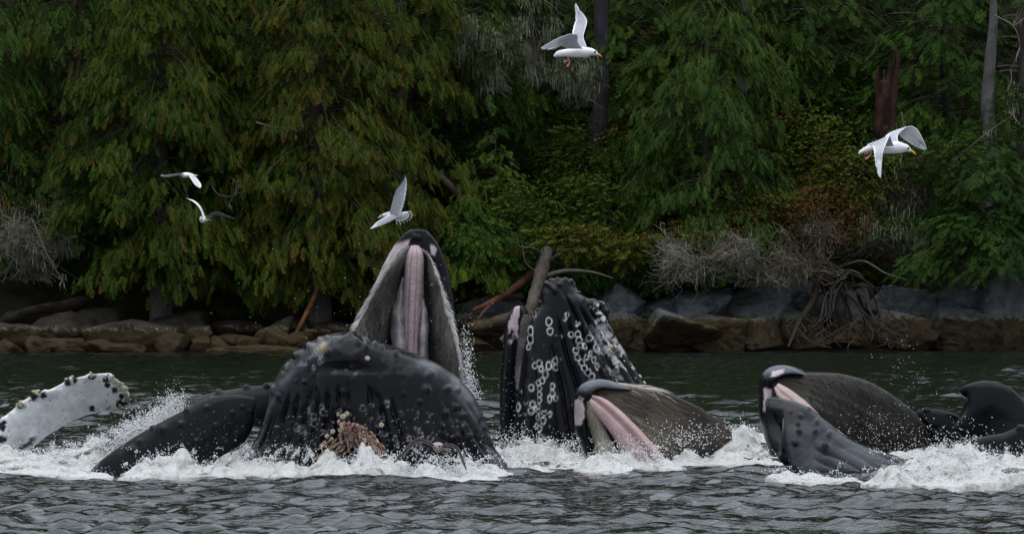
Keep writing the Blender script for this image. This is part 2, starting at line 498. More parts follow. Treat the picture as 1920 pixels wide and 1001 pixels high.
# right-hand grey blocks: (px, py, w, h, Y, label)
RR = [
 (1165, 580, 95, 62, 179, 'slate grey boulder with a pale worn top just right of the upright whale'),
 (1245, 590, 100, 60, 179.5, 'dark slab boulder between two pale grey ones on the right shore'),
 (1305, 585, 100, 84, 179, 'largest rounded grey boulder right of centre on the shore'),
 (1350, 566, 60, 46, 180.5, 'small dark boulder behind the largest rounded grey one'),
 (1168, 628, 108, 70, 178, 'brown weed covered block at the waterline behind the upright whale'),
 (1262, 626, 120, 72, 177.6, 'brown weed covered block under the largest grey boulder'),
 (1352, 628, 112, 76, 177.8, 'smooth brown intertidal block left of the root mass'),
 (1440, 594, 96, 66, 179, 'square grey block with a split top left of the root mass'),
 (1425, 632, 84, 68, 177.9, 'narrow brown intertidal block left of the hanging roots'),
 (1500, 560, 84, 60, 180, 'bluish grey block under the dead twigs'),
 (1500, 626, 96, 74, 178.6, 'brown block half hidden by the left roots'),
 (1575, 590, 120, 90, 180, 'dark block behind the hanging roots'),
 (1600, 632, 120, 66, 178.6, 'low brown block under the hanging roots'),
 (1690, 584, 130, 84, 180, 'dark block with cracked face right of the root mass'),
 (1700, 628, 120, 70, 178.4, 'brown block with a pale tide line right of the roots'),
 (1800, 578, 130, 110, 180, 'tall dark block with lichen spots near the right edge'),
 (1806, 622, 135, 86, 178.6, 'wide brown block with a straight tide line near the right edge'),
 (1885, 590, 110, 160, 179.2, 'tall brown leaning block at the right edge of the shore'),
 (1900, 500, 120, 120, 182, 'pale lichen spotted cliff block high at the right edge'),
 (1820, 490, 130, 90, 182.5, 'dark cliff block with white lichen spots under the hemlock'),
 (1720, 500, 120, 80, 183, 'dark mossy cliff block above the root mass'),
 (1230, 545, 70, 40, 182, 'low dark stone in the shade above the right boulders'),
 (1100, 600, 80, 60, 180, 'dark boulder partly hidden behind the upright whale'),
 (900, 620, 110, 60, 178.5, 'brown boulder between the two upright whales'),
 (930, 585, 130, 56, 180, 'dark grey slab under the fallen logs'),
 (1020, 600, 120, 70, 180.5, 'dark grey slab under the leaning driftwood trunk'),
 (860, 645, 90, 36, 177, 'low brown stone at the water behind the open mouth'),
]
for i, (a, b, c, d, Y, l) in enumerate(RR):
    rock(a, b, c, d, Y, M_ROCKR, l, 'grey and brown boulders of the right shore', 100 + i, dep=2.2, blocky=0.9)
RL = [
 (40, 640, 130, 60, 176, 'brown rock at the left edge of the shore', 4),
 (110, 625, 110, 60, 177, 'rust brown boulder behind the left waterline stones', 4),
 (60, 600, 120, 50, 179, 'dark brown stone in the shade at the far left', 4),
 (170, 610, 120, 60, 178.5, 'brown rounded boulder under the dark cedar shade', 4),
 (75, 652, 60, 34, 175, 'small pale brown stone on the left waterline', 3),
 (135, 650, 70, 34, 175, 'flat brown stone left of the big pale slab', 3),
 (262, 638, 150, 60, 175.6, 'big pale topped slab on the left shore', 4),
 (225, 655, 90, 22, 174.6, 'low wet stone in front of the big pale slab', 3),
 (330, 612, 110, 44, 178, 'dark grey rounded boulder behind the pale slab', 4),
 (318, 648, 60, 36, 174.9, 'angular dark stone leaning on the pale slab', 3),
 (378, 648, 44, 30, 175, 'bluish grey stone with a light face', 3),
 (372, 628, 50, 28, 176.5, 'small grey stone behind the bluish one', 3),
 (412, 650, 34, 22, 174.8, 'small white streaked stone on the left shore', 3),
 (435, 640, 46, 26, 175.6, 'tan stone right of the white streaked one', 3),
 (468, 645, 50, 30, 175.2, 'mottled grey stone near the pole base', 3),
 (505, 640, 56, 36, 175.6, 'brown boulder left of the leaning pole', 3),
 (530, 641, 48, 34, 175.2, 'dark patched boulder at the foot of the leaning pole', 3),
 (560, 642, 46, 34, 175.5, 'tan boulder right of the leaning pole', 3),
 (590, 640, 60, 40, 176, 'brown boulder beside the feeding whale', 3),
 (630, 625, 80, 44, 177.5, 'brown boulder behind the feeding whale', 4),
 (480, 656, 190, 14, 174.3, 'long low brown ledge along the left waterline', 3),
 (660, 572, 50, 26, 179.5, 'ochre stone perched in the shade beside the raised snout', 3),
 (545, 610, 60, 24, 178, 'flat stone in shade beside the pole', 3),
 (450, 616, 90, 30, 178.5, 'brown flat stone deep in the shade', 3),
 (10, 655, 50, 30, 175, 'small brown stone at the left frame edge', 3),
 (185, 650, 50, 30, 175, 'small dark stone against the left slab', 3),
 (285, 585, 130, 50, 181, 'dark bedrock knob under the cedars', 4),
 (500, 590, 170, 60, 181, 'dark wet bedrock face under the cedars', 4),
]
for i, (a, b, c, d, Y, l, sb) in enumerate(RL):
    rock(a, b, c, d, Y, M_ROCKL, l, 'brown stones of the left shore', 300 + i, dep=(2.0 if sb == 4 else 1.2), sub=3, blocky=0.8)

# ------------------------------------------------------------------ tubes (logs, roots, poles, twigs)
def tube_geo(P, R, sides=8, n=None, bump=0.0, seed=0):
    P = np.asarray(P, float)
    n = n or max(2, len(P) * 4)
    t = np.linspace(0, 1, n)
    C = cr(P, t); Rr = lin(R, t)
    T = np.gradient(C, axis=0); T /= np.linalg.norm(T, axis=1)[:, None] + 1e-9
    up = np.array([0.13, 0.31, 0.94]); A = np.cross(T, up)
    A /= np.linalg.norm(A, axis=1)[:, None] + 1e-9
    B = np.cross(T, A)
    th = np.linspace(0, 2 * np.pi, sides, endpoint=False)
    rad = Rr[:, None] * np.ones(sides)[None]
    if bump: rad = rad * (1 + bump * fbm(np.arange(n)[:, None] * .35, np.cos(th)[None] * 1.5 + 5, np.sin(th)[None] * 1.5, 3, seed))
    V = C[:, None] + (A[:, None] * np.cos(th)[None, :, None] + B[:, None] * np.sin(th)[None, :, None]) * rad[..., None]
    i = np.arange(n * sides).reshape(n, sides); j = np.roll(i, -1, 1)
    Q = np.stack([i[:-1], j[:-1], j[1:], i[1:]], -1).reshape(-1, 4)
    return V.reshape(-1, 3), Q

class Geo:
    def __init__(s): s.V = []; s.F = []; s.C = []; s.n = 0
    def add(s, V, Fc, c=(0.1, 0.1, 0.1)):
        V = np.asarray(V).reshape(-1, 3)
        s.V.append(V); s.F.append(np.asarray(Fc) + s.n); s.n += len(V)
        c = np.asarray(c, float)
        s.C.append(np.broadcast_to(c, (len(V), 3)))
    def mesh(s, name, mat, smooth=True):
        return new_mesh(name, np.vstack(s.V), np.vstack(s.F), mat, np.vstack(s.C), smooth)

def px_path(pts):   # (px, py, Y)
    a = np.array(pts, float)
    return W(a[:, 0], a[:, 1], a[:, 2])

def log_thing(pts, radii, label, cat, name='driftwood_log', colr=(0.16, 0.15, 0.13), sides=12, bump=0.25, seed=0, branches=()):
    g = Geo(); V, Q = tube_geo(px_path(pts), radii, sides, bump=bump, seed=seed, n=len(pts) * 14)
    c0 = np.array(colr) * (1 + 0.9 * fbm(V[:, 0] * 3, V[:, 1] * 3, V[:, 2] * 3, 4, seed + 3))[:, None]
    g.add(V, Q, c0)
    for bp_, br in branches:
        V, Q = tube_geo(px_path(bp_), br, 6, bump=0.3, seed=seed + 1); g.add(V, Q, np.array(colr) * 1.1)
    o = recenter(link(name, g.mesh(name, M_WOODY)))
    return tag(o, label, cat)

log_thing([(1026, 468, 177.5), (1015, 510, 177), (1000, 560, 176.5), (985, 600, 176.2), (940, 640, 176)], [.19, .21, .18, .15, .11],
          'thick grey driftwood trunk leaning upright behind the barnacled whale', 'driftwood', colr=(0.085, 0.075, 0.06), seed=1,
          branches=[([(1022, 480, 177.4), (1000, 465, 177), (975, 462, 177), (968, 440, 177)], [.05, .035, .02, .01]),
                    ([(1018, 520, 177), (1060, 508, 176.6), (1110, 510, 176.5), (1150, 522, 176.5)], [.08, .06, .04, .015]),
                    ([(1030, 490, 177.4), (1055, 470, 177), (1075, 468, 177)], [.04, .03, .01]),
                    ([(1005, 510, 177), (985, 490, 176.8), (978, 450, 176.8)], [.03, .02, .008])])
log_thing([(1003, 508, 178), (970, 535, 177.3), (925, 565, 176.6), (885, 582, 176)], [.12, .12, .1, .05], 'reddish bare log with lichen sloping down to the left of the driftwood trunk',
          'driftwood', colr=(0.10, 0.048, 0.028), seed=2, branches=[([(925, 565, 176.6), (902, 590, 176), (890, 612, 176)], [.04, .03, .01]), ([(900, 575, 176.2), (880, 590, 176), (872, 596, 176)], [.03, .02, .01])])
log_thing([(860, 576, 180), (920, 560, 179.5), (980, 555, 179)], [.09, .1, .09], 'thin horizontal log in the shade behind the raised snout', 'driftwood', colr=(0.10, 0.075, 0.05), seed=3)
log_thing([(876, 614, 176.4), (930, 603, 176.5), (985, 585, 177.2), (1040, 560, 178)], [.15, .18, .17, .15], 'rough brown log lying across the rocks between the upright whales', 'driftwood', colr=(0.07, 0.055, 0.035), seed=4)
log_thing([(617, 480, 178), (600, 530, 177), (578, 580, 176), (553, 628, 175.2)], [.07, .075, .07, .05], 'slim reddish brown pole leaning on the left shore stones', 'driftwood', colr=(0.09, 0.042, 0.018), seed=5,
          branches=[([(606, 540, 177), (630, 556, 177), (660, 566, 177.4)], [.03, .025, .015])])
log_thing([(800, 310, 181), (840, 345, 180), (870, 380, 180)], [.1, .12, .1], 'dark fallen limb in the gap right of the big cedar', 'driftwood', colr=(0.07, 0.055, 0.045), seed=6)
log_thing([(1640, 470, 180.5), (1690, 492, 180.3), (1740, 505, 180.6)], [.12, .14, .1], 'dim brown log lodged above the root mass', 'driftwood', colr=(0.07, 0.045, 0.025), seed=7)

# the root mass
g = Geo(); r_ = np.random.default_rng(5)
def root(pts, rad, c):
    rad = [r * .75 for r in rad]
    V, Q = tube_geo(px_path(pts), rad, 6, bump=0.35, seed=int(pts[0][0])); g.add(V, Q, c)
GR, DK, LI = (0.045, 0.036, 0.026), (0.018, 0.014, 0.010), (0.085, 0.078, 0.07)
root([(1530, 515, 178.8), (1580, 498, 178.4), (1620, 490, 178), (1660, 512, 177.6), (1700, 525, 177.4)], [.04, .05, .05, .04, .02], LI)
root([(1540, 512, 178.8), (1590, 530, 178), (1640, 540, 177.6), (1700, 536, 177.5)], [.05, .05, .04, .015], DK)
root([(1545, 510, 178.6), (1600, 508, 178), (1620, 522, 177.8)], [.04, .04, .01], LI)
root([(1538, 505, 178.8), (1525, 560, 178), (1500, 600, 177.2), (1478, 650, 176.6)], [.14, .14, .11, .05], GR)
root([(1495, 615, 177), (1520, 640, 176.6), (1560, 652, 176.4)], [.04, .03, .015], GR)
for i in range(30):
    x0 = r_.uniform(1520, 1600); x3 = x0 + r_.normal(30, 75)
    y3 = r_.uniform(600, 655)
    xm = (x0 + x3) / 2 + r_.normal(0, 18)
    bc = [DK, DK, GR, GR, LI][r_.integers(5)]
    root([(x0, r_.uniform(505, 540), 178.7), (x0 + (xm - x0) * .7, 560 + r_.normal(0, 8), 178.1), (xm, 600 + r_.normal(0, 12), 177.5), (x3, y3, 177.1 + r_.normal(0, .2))],
         [r_.uniform(.03, .07), .045, .03, .012], np.array(bc) * r_.uniform(.4, .9))
for i in range(26):
    x0 = r_.uniform(1490, 1700); y0 = r_.uniform(590, 625)
    root([(x0, y0, 177.2), (x0 + r_.normal(0, 14), y0 + 20, 177), (x0 + r_.normal(0, 32), min(655, y0 + r_.uniform(25, 50)), 176.8)], [.03, .025, .01], np.array(GR) * r_.uniform(.6, 1.5))
o = recenter(link('root_mass', g.mesh('root_mass', M_WOODY)))
tag(o, 'tangled root mass of a fallen tree hanging over the right shore rocks', 'tree roots')
# ------------------------------------------------------------------ foliage templates
def spray_template(kind, seed):
    """flat drooping branch tip along +x, unit length; returns V, quads, tip factor per vertex"""
    r = np.random.default_rng(seed)
    V, Q, Tp = [], [], []
    def leaf(p, d, l, w, nrm, t0, t1):
        s = np.cross(d, nrm); s /= np.linalg.norm(s) + 1e-9
        i = len(V)
        V.extend([p + d * l * .12 + s * w, p + d * l, p + d * l * .12 - s * w]); Q.append((i, i + 1, i + 2)); Tp.extend([t0, t1, t0])
    if kind == 'cedar':
        n, droop, ln, wd = 10, 0.38, .34, .036
    elif kind == 'hemlock':
        n, droop, ln, wd = 10, 0.16, .29, .030
    else:
        n, droop, ln, wd = 8, 0.1, .32, .036
    for k in range(n):
        u = (k + .6) / n
        base = np.array([u, 0, -droop * u * u])
        prof = (0.45 + 0.75 * math.sin(math.pi * min(1, u * 0.75 + .18)))
        for sd in (-1, 1):
            a = math.radians(r.uniform(32, 58)) * sd
            d = np.array([math.cos(a), math.sin(a), -droop * (1.1 * u) - r.uniform(0.0, .55) * (1 if kind == 'cedar' else .3)])
            d /= np.linalg.norm(d)
            nn = np.array([r.normal(0, .35), r.normal(0, .35), 1.0])
            l = ln * prof * r.uniform(.75, 1.2)
            leaf(base, d, l, wd * r.uniform(.8, 1.3), nn, 0.1 + .5 * u, .55 + .45 * u)
    leaf(np.array([.95, 0, -droop * .9]), np.array([.9, 0, -.5 * droop - .2]), ln * .8, wd, np.array([0, 0, 1.0]), .7, 1)
    leaf(np.array([0.0, 0, 0]), np.array([1, 0, -droop * .4]), .9, .012, np.array([0, .7, .7]), 0, 0)
    return np.array(V), np.array(Q), np.array(Tp)
TPL = {k: [spray_template(k, s + 10 * j) for s in range(4)] for j, k in enumerate(('cedar', 'hemlock', 'fir'))}

def place_sprays(P, D, S, kind, c0, c1, tipc, tipamt, rg, colvar=0.25):
    """P (n,3) positions, D (n,3) directions, S (n) sizes; c0/c1 colour range; tip colour"""
    out = Geo()
    n = len(P)
    D = D / (np.linalg.norm(D, axis=1)[:, None] + 1e-9)
    side = np.cross(np.array([0, 0, 1.0])[None], D); side /= np.linalg.norm(side, axis=1)[:, None] + 1e-6
    roll = rg.normal(0, 0.45, n)
    nrm = np.cross(D, side)
    s2 = side * np.cos(roll)[:, None] + nrm * np.sin(roll)[:, None]
    n2 = np.cross(D, s2)
    which = rg.integers(0, 4, n)
    mix = np.clip(0.5 + 0.5 * fbm(P[:, 0] * .7, P[:, 1] * .7, P[:, 2] * .7, 3, int(rg.integers(99))) * 1.8 + rg.normal(0, colvar, n), 0, 1)
    tips = rg.random(n) < tipamt
    for w in range(4):
        m = which == w
        if not m.any(): continue
        V, Q, Tp = TPL[kind][w]
        k = m.sum()
        X_ = (V[None, :, 0, None] * D[m][:, None] + V[None, :, 1, None] * s2[m][:, None] + V[None, :, 2, None] * n2[m][:, None]) * S[m][:, None, None] + P[m][:, None]
        base = (np.array(c0)[None] * (1 - mix[m])[:, None] + np.array(c1)[None] * mix[m][:, None])
        tf = Tp[None, :, None]
        young = base[:, None] * (0.75 + 0.6 * tf)
        tfac = (tf ** 2.0) * tips[m][:, None, None] * rg.uniform(.35, 1.0, (k, 1, 1))
        C = young * (1 - tfac) + np.array(tipc)[None, None] * tfac
        qq = (Q[None] + (np.arange(k) * len(V))[:, None, None]).reshape(-1, 3)
        out.add(X_.reshape(-1, 3), qq)
        out.C[-1] = C.reshape(-1, 3)
    return out

OLIVE = ((0.018, 0.044, 0.006), (0.072, 0.100, 0.012)); ORANGE = (0.165, 0.068, 0.014)
GREEN = ((0.015, 0.040, 0.007), (0.054, 0.094, 0.014)); DARK = ((0.011, 0.026, 0.006), (0.030, 0.052, 0.011))
BRIGHT = ((0.026, 0.060, 0.008), (0.092, 0.138, 0.018)); BLUEG = ((0.018, 0.042, 0.008), (0.056, 0.094, 0.015))

def tree(px, Y, Ht, Rm, crown0, kind, pal, label, tipc=ORANGE, tipamt=.0, nb=60, dens=1.0, size=.55, seed=0, trunk_r=.25, bark=(0.07, 0.06, 0.055), droop=.35, shape=1.0, lean=(0, 0), group='trees on the slope', lichen=0, zbase=None, asym=0.0):
    rg = np.random.default_rng(seed)
    x0 = (px - 960) * Y / F
    z0 = float(ground_z(np.array([x0]), np.array([Y]))[0]) - .3 if zbase is None else zbase
    t = thing('conifer_tree', label, 'tree', (x0, Y, z0), group)
    P, D, S = [], [], []
    br = Geo()
    def axis_pt(h): return np.array([x0 + lean[0] * h, Y + lean[1] * h, z0 + h * Ht])
    tp = np.array([axis_pt(h) + np.array([rg.normal(0, .05), 0, 0]) for h in np.linspace(0, 1, 7)])
    V, Q = tube_geo(tp, [trunk_r * 1.3, trunk_r, trunk_r * .85, trunk_r * .7, trunk_r * .45, trunk_r * .2, .02], 10, n=40, bump=.2, seed=seed)
    tc = np.array(bark) * (1 + .9 * fbm(V[:, 0] * 4, V[:, 1] * 4, V[:, 2] * 2, 4, seed))[:, None]
    me = new_mesh('trunk', V, Q, M_WOODY, np.clip(tc, .01, .5)); link('trunk', me, t)
    for b in range(nb):
        h = crown0 + (1 - crown0) * ((b + rg.random()) / nb)
        az = rg.uniform(-2.15, 2.15)     # 0 = towards the water; the far side, buried in the slope, stays bare
        q = (h - crown0) / (1 - crown0)
        prof = (1 - q) ** (0.75 * shape) * min(1, .55 + q * 3.5)
        L_ = Rm * prof * rg.uniform(.62, 1.12) * (1 + asym * math.sin(az)) + .25
        dr = droop * rg.uniform(.6, 1.4)
        dirh = np.array([math.sin(az), -math.cos(az), 0])
        o_ = axis_pt(h)
        thin = 1.0 if o_[2] < 12.8 else .15
        sparse = (3.2 if size < .6 else 2.2) * dens
        nc_ = max(2, int(sparse * .95 * (L_ + .4)))
        per = 4 if Y < 185 else 2
        cu = np.sqrt(rg.uniform(.06, 1, nc_)); cl = rg.normal(0, .20, nc_) * L_ * (1.3 - cu)
        sel = np.repeat(np.arange(nc_), per)
        if thin < 1: sel = sel[rg.random(len(sel)) < thin]
        if len(sel) < 3: sel = np.arange(3) % nc_
        ns = len(sel)
        latd = np.array([math.cos(az), math.sin(az), 0])
        rise = rg.uniform(.10, .38)
        u, lat = cu[sel], cl[sel]
        pz = rise * L_ * u - (dr + rise) * L_ * u * u - np.abs(lat) * .25
        pos = o_[None] + dirh[None] * (u * L_)[:, None] + latd[None] * lat[:, None]
        pos[:, 2] += pz
        pos += rg.normal(0, .17 * size / .42, (ns, 3)) * np.array([1, 1, .55])
        slope = rise - 2 * (dr + rise) * u
        ang = rg.normal(0, .85, ns)
        d = dirh[None] * np.cos(ang)[:, None] + latd[None] * np.sin(ang)[:, None]
        d[:, 2] += slope * .45 - (0.30 if kind == 'cedar' else .06) - rg.uniform(0, .3, ns)
        P.append(pos); D.append(d); S.append(size * rg.uniform(.6, 1.35, ns) * (0.75 + .25 * (1 - q)))
        uu = np.linspace(0, 1, 5)
        bp_ = o_[None] + dirh[None] * (uu * L_)[:, None]; bp_[:, 2] += rise * L_ * uu - (dr + rise) * L_ * uu * uu
        V, Q = tube_geo(bp_, [.05, .035, .02, .012, .006], 3, n=6); br.add(V, Q, np.array([0.07, .06, .05]) * rg.uniform(.6, 1.8))
        if lichen and rg.random() < lichen:
            for q_ in range(4):
                uq = rg.uniform(.3, 1); pp = o_ + dirh * uq * L_; pp[2] += rise * L_ * uq - (dr + rise) * L_ * uq * uq
                lichen_strand(br, pp + rg.normal(0, .12, 3), rg.uniform(.25, .8), rg)
    P, D, S = np.vstack(P), np.vstack(D), np.concatenate(S)
    g = place_sprays(P, D, S, kind, pal[0], pal[1], tipc, tipamt, rg)
    o = link('crown', g.mesh('crown', M_LEAF, smooth=False), t); o['kind'] = 'stuff'
    link('branches', br.mesh('branches', M_WOODY), t)['kind'] = 'stuff'
    return t

def lichen_strand(g, p, ln, rg, c=None):
    """one ragged hanging wisp"""
    c = np.array([0.22, 0.235, 0.155]) * rg.uniform(.35, 1.4) if c is None else c
    for k in range(6):
        n = 5; a = rg.uniform(0, 3.14); w0 = rg.uniform(.003, .014)
        q = p + rg.normal(0, .09, 3)
        zz = np.linspace(0, -ln * rg.uniform(.5, 1), n); w = w0 * np.array([.5, 1, .85, .6, .1]) * rg.uniform(.6, 1.3, n)
        cx = q[0] + np.cumsum(rg.normal(0, .015, n)); cy = q[1] + np.cumsum(rg.normal(0, .015, n))
        Lp = np.stack([cx - w * math.cos(a), cy - w * math.sin(a), q[2] + zz], -1); Rp = np.stack([cx + w * math.cos(a), cy + w * math.sin(a), q[2] + zz], -1)
        V = np.empty((2 * n, 3)); V[0::2] = Lp; V[1::2] = Rp
        i = np.arange(n - 1) * 2
        g.add(V, np.stack([i, i + 1, i + 3, i + 2], -1), c)

def bush(px, py, Y, rx, rz, n, pal, label, tipc=(0.105, .040, .014), tipamt=.1, lsize=.085, seed=0, twigs=30, name='shrub', group='shrubs along the bank', twc=(.09, .08, .07), lichen=0, spray=0, ry=None, skind='fir', ssize=.4):
    rg = np.random.default_rng(seed)
    c = W(px, py, Y); sc_ = Y / F; rx *= sc_; rz *= sc_; ry = ry or min(rx, 1.6)
    t = thing(name, label, 'shrub', (c[0], c[1], c[2] - rz), group)
    # clumps
    nc = max(8, int(n / 85))
    cc_ = rg.normal(0, 1, (nc, 3)); cc_ /= np.linalg.norm(cc_, axis=1)[:, None]; cc_ *= rg.uniform(.35, 1, (nc, 1)) ** .6
    cc_[:, 1] = -np.abs(cc_[:, 1]) * .9 + .15
    cs = rg.uniform(.13, .30, nc)
    k = rg.integers(0, nc, n)
    off = rg.normal(0, 1, (n, 3)) * np.array([1, 1, .6])
    pts = cc_[k] + off * cs[k][:, None]
    pts = pts * np.array([rx, ry, rz]) + c
    d = rg.normal(0, 1, (n, 3)); d[:, 2] = d[:, 2] * .4 - .1; d /= np.linalg.norm(d, axis=1)[:, None]
    up = rg.normal(0, .55, (n, 3)) + np.array([0, -.15, 1.0])
    s = np.cross(d, up); s /= np.linalg.norm(s, axis=1)[:, None] + 1e-6
    l = lsize * rg.uniform(.6, 1.4, n); w = l * rg.uniform(.25, .4, n)
    V = np.stack([pts + s * w[:, None], pts + d * l[:, None], pts - s * w[:, None]], 1)
    mixc_ = np.clip(rg.random(nc)[k] * .7 + rg.random(n) * .45, 0, 1)
    C = np.array(pal[0])[None] * (1 - mixc_)[:, None] + np.array(pal[1])[None] * mixc_[:, None]
    tm = (rg.random(nc) < tipamt * 1.6)[k] & (rg.random(n) < .55) | (rg.random(n) < tipamt * .4)
    C[tm] = np.array(tipc) * rg.uniform(.5, 1.3, (tm.sum(), 1))
    g = Geo(); g.add(V.reshape(-1, 3), np.arange(3 * n).reshape(-1, 3)); g.C[-1] = np.repeat(C, 3, 0)
    if spray:
        sp = rg.normal(0, 1, (spray, 3)); sp /= np.linalg.norm(sp, axis=1)[:, None]; sp[:, 1] = -np.abs(sp[:, 1])
        P = c + sp * np.array([rx, ry, rz]) * rg.uniform(.3, 1, (spray, 1)) ** .5
        D = sp * np.array([1, 1, .3]) + np.array([0, -.2, -.1])
        gg = place_sprays(P, D, ssize * rg.uniform(.6, 1.3, spray), skind, pal[0], pal[1], tipc, tipamt, rg)
        for a, b, e in zip(gg.V, gg.F, gg.C):
            pass
        g.add(np.vstack(gg.V), np.vstack(gg.F)); g.C[-1] = np.vstack(gg.C)
    if n > 0 or spray:
        link('foliage', g.mesh('foliage', M_LEAF, smooth=False), t)['kind'] = 'stuff'
    if twigs:
        b = Geo()
        root_ = np.array([c[0], c[1] + .3, c[2] - rz])
        for i in range(twigs):
            e = cc_[rg.integers(nc)] * rg.uniform(.6, 1.15) * np.array([rx, ry, rz]) + c
            m_ = (root_ + e) / 2 + rg.normal(0, .2, 3) * np.array([rx, ry, rz]); m2 = (m_ + e) / 2 + rg.normal(0, .12, 3) * min(rx, rz)
            st = root_ + rg.normal(0, .35, 3) * np.array([rx, .3, rz * .3])
            if name == 'dead_brush' and rg.random() < .75:
                st = cc_[rg.integers(nc)] * np.array([rx, ry, rz]) + c + rg.normal(0, .18, 3)
                dd = rg.normal(0, 1, 3) * np.array([.8, .4, .6]) + (st - c) * .5; dd /= np.linalg.norm(dd)
                ln_ = rg.uniform(.25, .8); m_ = st + dd * ln_ * .35 + rg.normal(0, .05, 3); m2 = st + dd * ln_ * .7 + rg.normal(0, .09, 3); e = m2 + rg.normal(0, .14, 3)
                V, Q = tube_geo(np.array([st, m_, m2, e]), [.010, .008, .006, .003], 3, n=7)
            else:
                V, Q = tube_geo(np.array([st, m_, m2, e]), [.015, .012, .007, .003], 3, n=9)
            b.add(V, Q, np.array(twc) * np.array([.85, .82, .70]) * rg.uniform(.4, 1.7))
        if lichen:
            for i in range(lichen):
                p = cc_[rg.integers(nc)] * np.array([rx, ry, rz]) + c + rg.normal(0, .15, 3)
                lichen_strand(b, p, rg.uniform(.12, .5), rg)
        link('twigs', b.mesh('twigs', M_WOODY), t)['kind'] = 'stuff'
    return t

def dim(p, k, d=.9): return tuple(tuple(v * k * (1 if i != 0 else d) for i, v in enumerate(c)) for c in p)
OLIVE, GREEN, DARK, BRIGHT, BLUEG = dim(OLIVE, .76), dim(GREEN, .90), dim(DARK, .85), dim(BRIGHT, .80), dim(BLUEG, .98)
# ---- trees: px, Y, height, radius, crown start ...
tree(300, 178.6, 16, 4.3, .17, 'cedar', OLIVE, 'broad drooping cedar in the left third, green with scattered brown tips', tipamt=.25, nb=150, dens=2.2, seed=1, trunk_r=.32, droop=.45, size=.40)
tree(600, 178.4, 15, 4.0, .19, 'cedar', OLIVE, 'big olive cedar with many rusty orange tips above the left feeding whale', tipamt=.55, nb=155, dens=2.2, seed=2, trunk_r=.35, droop=.5, size=.40, asym=.1)
tree(745, 181.0, 17, 3.2, .10, 'cedar', OLIVE, 'second rusty tipped cedar directly right of the big olive one', tipamt=.5, nb=100, dens=2.0, seed=3, trunk_r=.3, droop=.5, size=.42)
tree(445, 182.5, 18, 3.4, .12, 'cedar', GREEN, 'darker green cedar set back between the two big left cedars', tipamt=.25, nb=80, dens=1.3, seed=4)
tree(150, 181.5, 17, 3.6, .18, 'cedar', GREEN, 'dark green cedar behind the lichen hung branches at far left', tipamt=.15, nb=100, dens=1.8, seed=5, size=.45, lichen=.15)
tree(30, 184, 18, 3.4, .1, 'hemlock', DARK, 'dim hemlock at the upper left corner', nb=70, dens=1.3, seed=6, lichen=.3)
tree(960, 185.5, 15, 3.3, .30, 'hemlock', DARK, 'sparse hemlock draped with hanging grey lichen left of the top gull', nb=70, dens=1.0, seed=7, lichen=1.0, droop=.4)
tree(930, 181, 6.0, 1.7, .10, 'hemlock', BRIGHT, 'small light green young conifer in the middle of the bank', nb=46, dens=1.9, seed=8, trunk_r=.06, size=.36, droop=.2)
tree(880, 178.2, 2.6, 1.7, .05, 'cedar', BRIGHT, 'bright green young cedar just right of the raised snout', nb=44, dens=2.4, seed=9, zbase=2.2, trunk_r=.05, size=.34, droop=.2)
tree(1085, 179.5, 5.0, 1.6, .42, 'cedar', GREEN, 'young green cedar above the driftwood trunk', nb=46, dens=2.0, seed=10, trunk_r=.06, size=.38, droop=.25)
tree(1325, 180.0, 12.5, 3.2, .20, 'cedar', BLUEG, 'tall conical fresh green cedar right of centre', nb=110, dens=2.0, seed=11, trunk_r=.14, size=.38, droop=.38, shape=.75, tipamt=.06)
tree(1400, 185.5, 13, 3.4, .2, 'cedar', GREEN, 'mid green cedar filling in right of the conical one', nb=70, dens=1.5, seed=111, trunk_r=.1, bark=(.02, .02, .02), tipamt=.1)
tree(1180, 184.5, 11, 3.0, .2, 'hemlock', GREEN, 'mid green hemlock left of the conical cedar', nb=70, dens=1.5, seed=112, trunk_r=.1, bark=(.02, .02, .02))
tree(880, 184, 13, 3.0, .22, 'cedar', GREEN, 'mid green cedar left of the lichen curtains', nb=70, dens=1.4, seed=113, trunk_r=.1, bark=(.02, .02, .02), tipamt=.15)
tree(455, 180, 12, 3.2, .3, 'cedar', OLIVE, 'olive cedar filling the gap between the two broad left cedars', nb=90, dens=2.0, seed=114, size=.42, trunk_r=.1, bark=(.02, .02, .02), tipamt=.3)
tree(1480, 186, 14, 3.4, .2, 'hemlock', GREEN, 'mid green hemlock above the olive thicket', nb=80, dens=1.5, seed=115, trunk_r=.1, bark=(.02, .02, .02))
tree(1770, 184, 12, 2.6, .3, 'hemlock', GREEN, 'mid green hemlock between the stump and the pale trunk', nb=60, dens=1.5, seed=116, trunk_r=.1, bark=(.02, .02, .02))
tree(1230, 179.5, 5.5, 1.6, .40, 'cedar', GREEN, 'short green cedar against the tall conical one', nb=46, dens=2.0, seed=12, trunk_r=.07, size=.38, droop=.25)
tree(1125, 182.6, 19, 2.2, .66, 'hemlock', DARK, 'thick dark bare trunked conifer behind the top gull', nb=30, dens=1.2, seed=13, trunk_r=.30, bark=(.032, .028, .032))
tree(1385, 182.4, 19, 2.6, .66, 'hemlock', DARK, 'slim leaning grey trunk conifer right of the tall conical cedar', nb=36, dens=1.2, seed=14, trunk_r=.22, bark=(.045, .042, .042), lean=(.6, 0))
tree(1540, 188, 17, 3.8, .16, 'hemlock', DARK, 'wide dark hemlock with layered boughs at the upper right', nb=80, dens=1.3, seed=15, size=.55, droop=.25, trunk_r=.14, bark=(.025, .02, .018))
tree(1720, 187, 17, 3.6, .2, 'hemlock', DARK, 'dark hemlock left of the pale lichen trunk', nb=70, dens=1.3, seed=16, droop=.25, trunk_r=.14, bark=(.025, .02, .018))
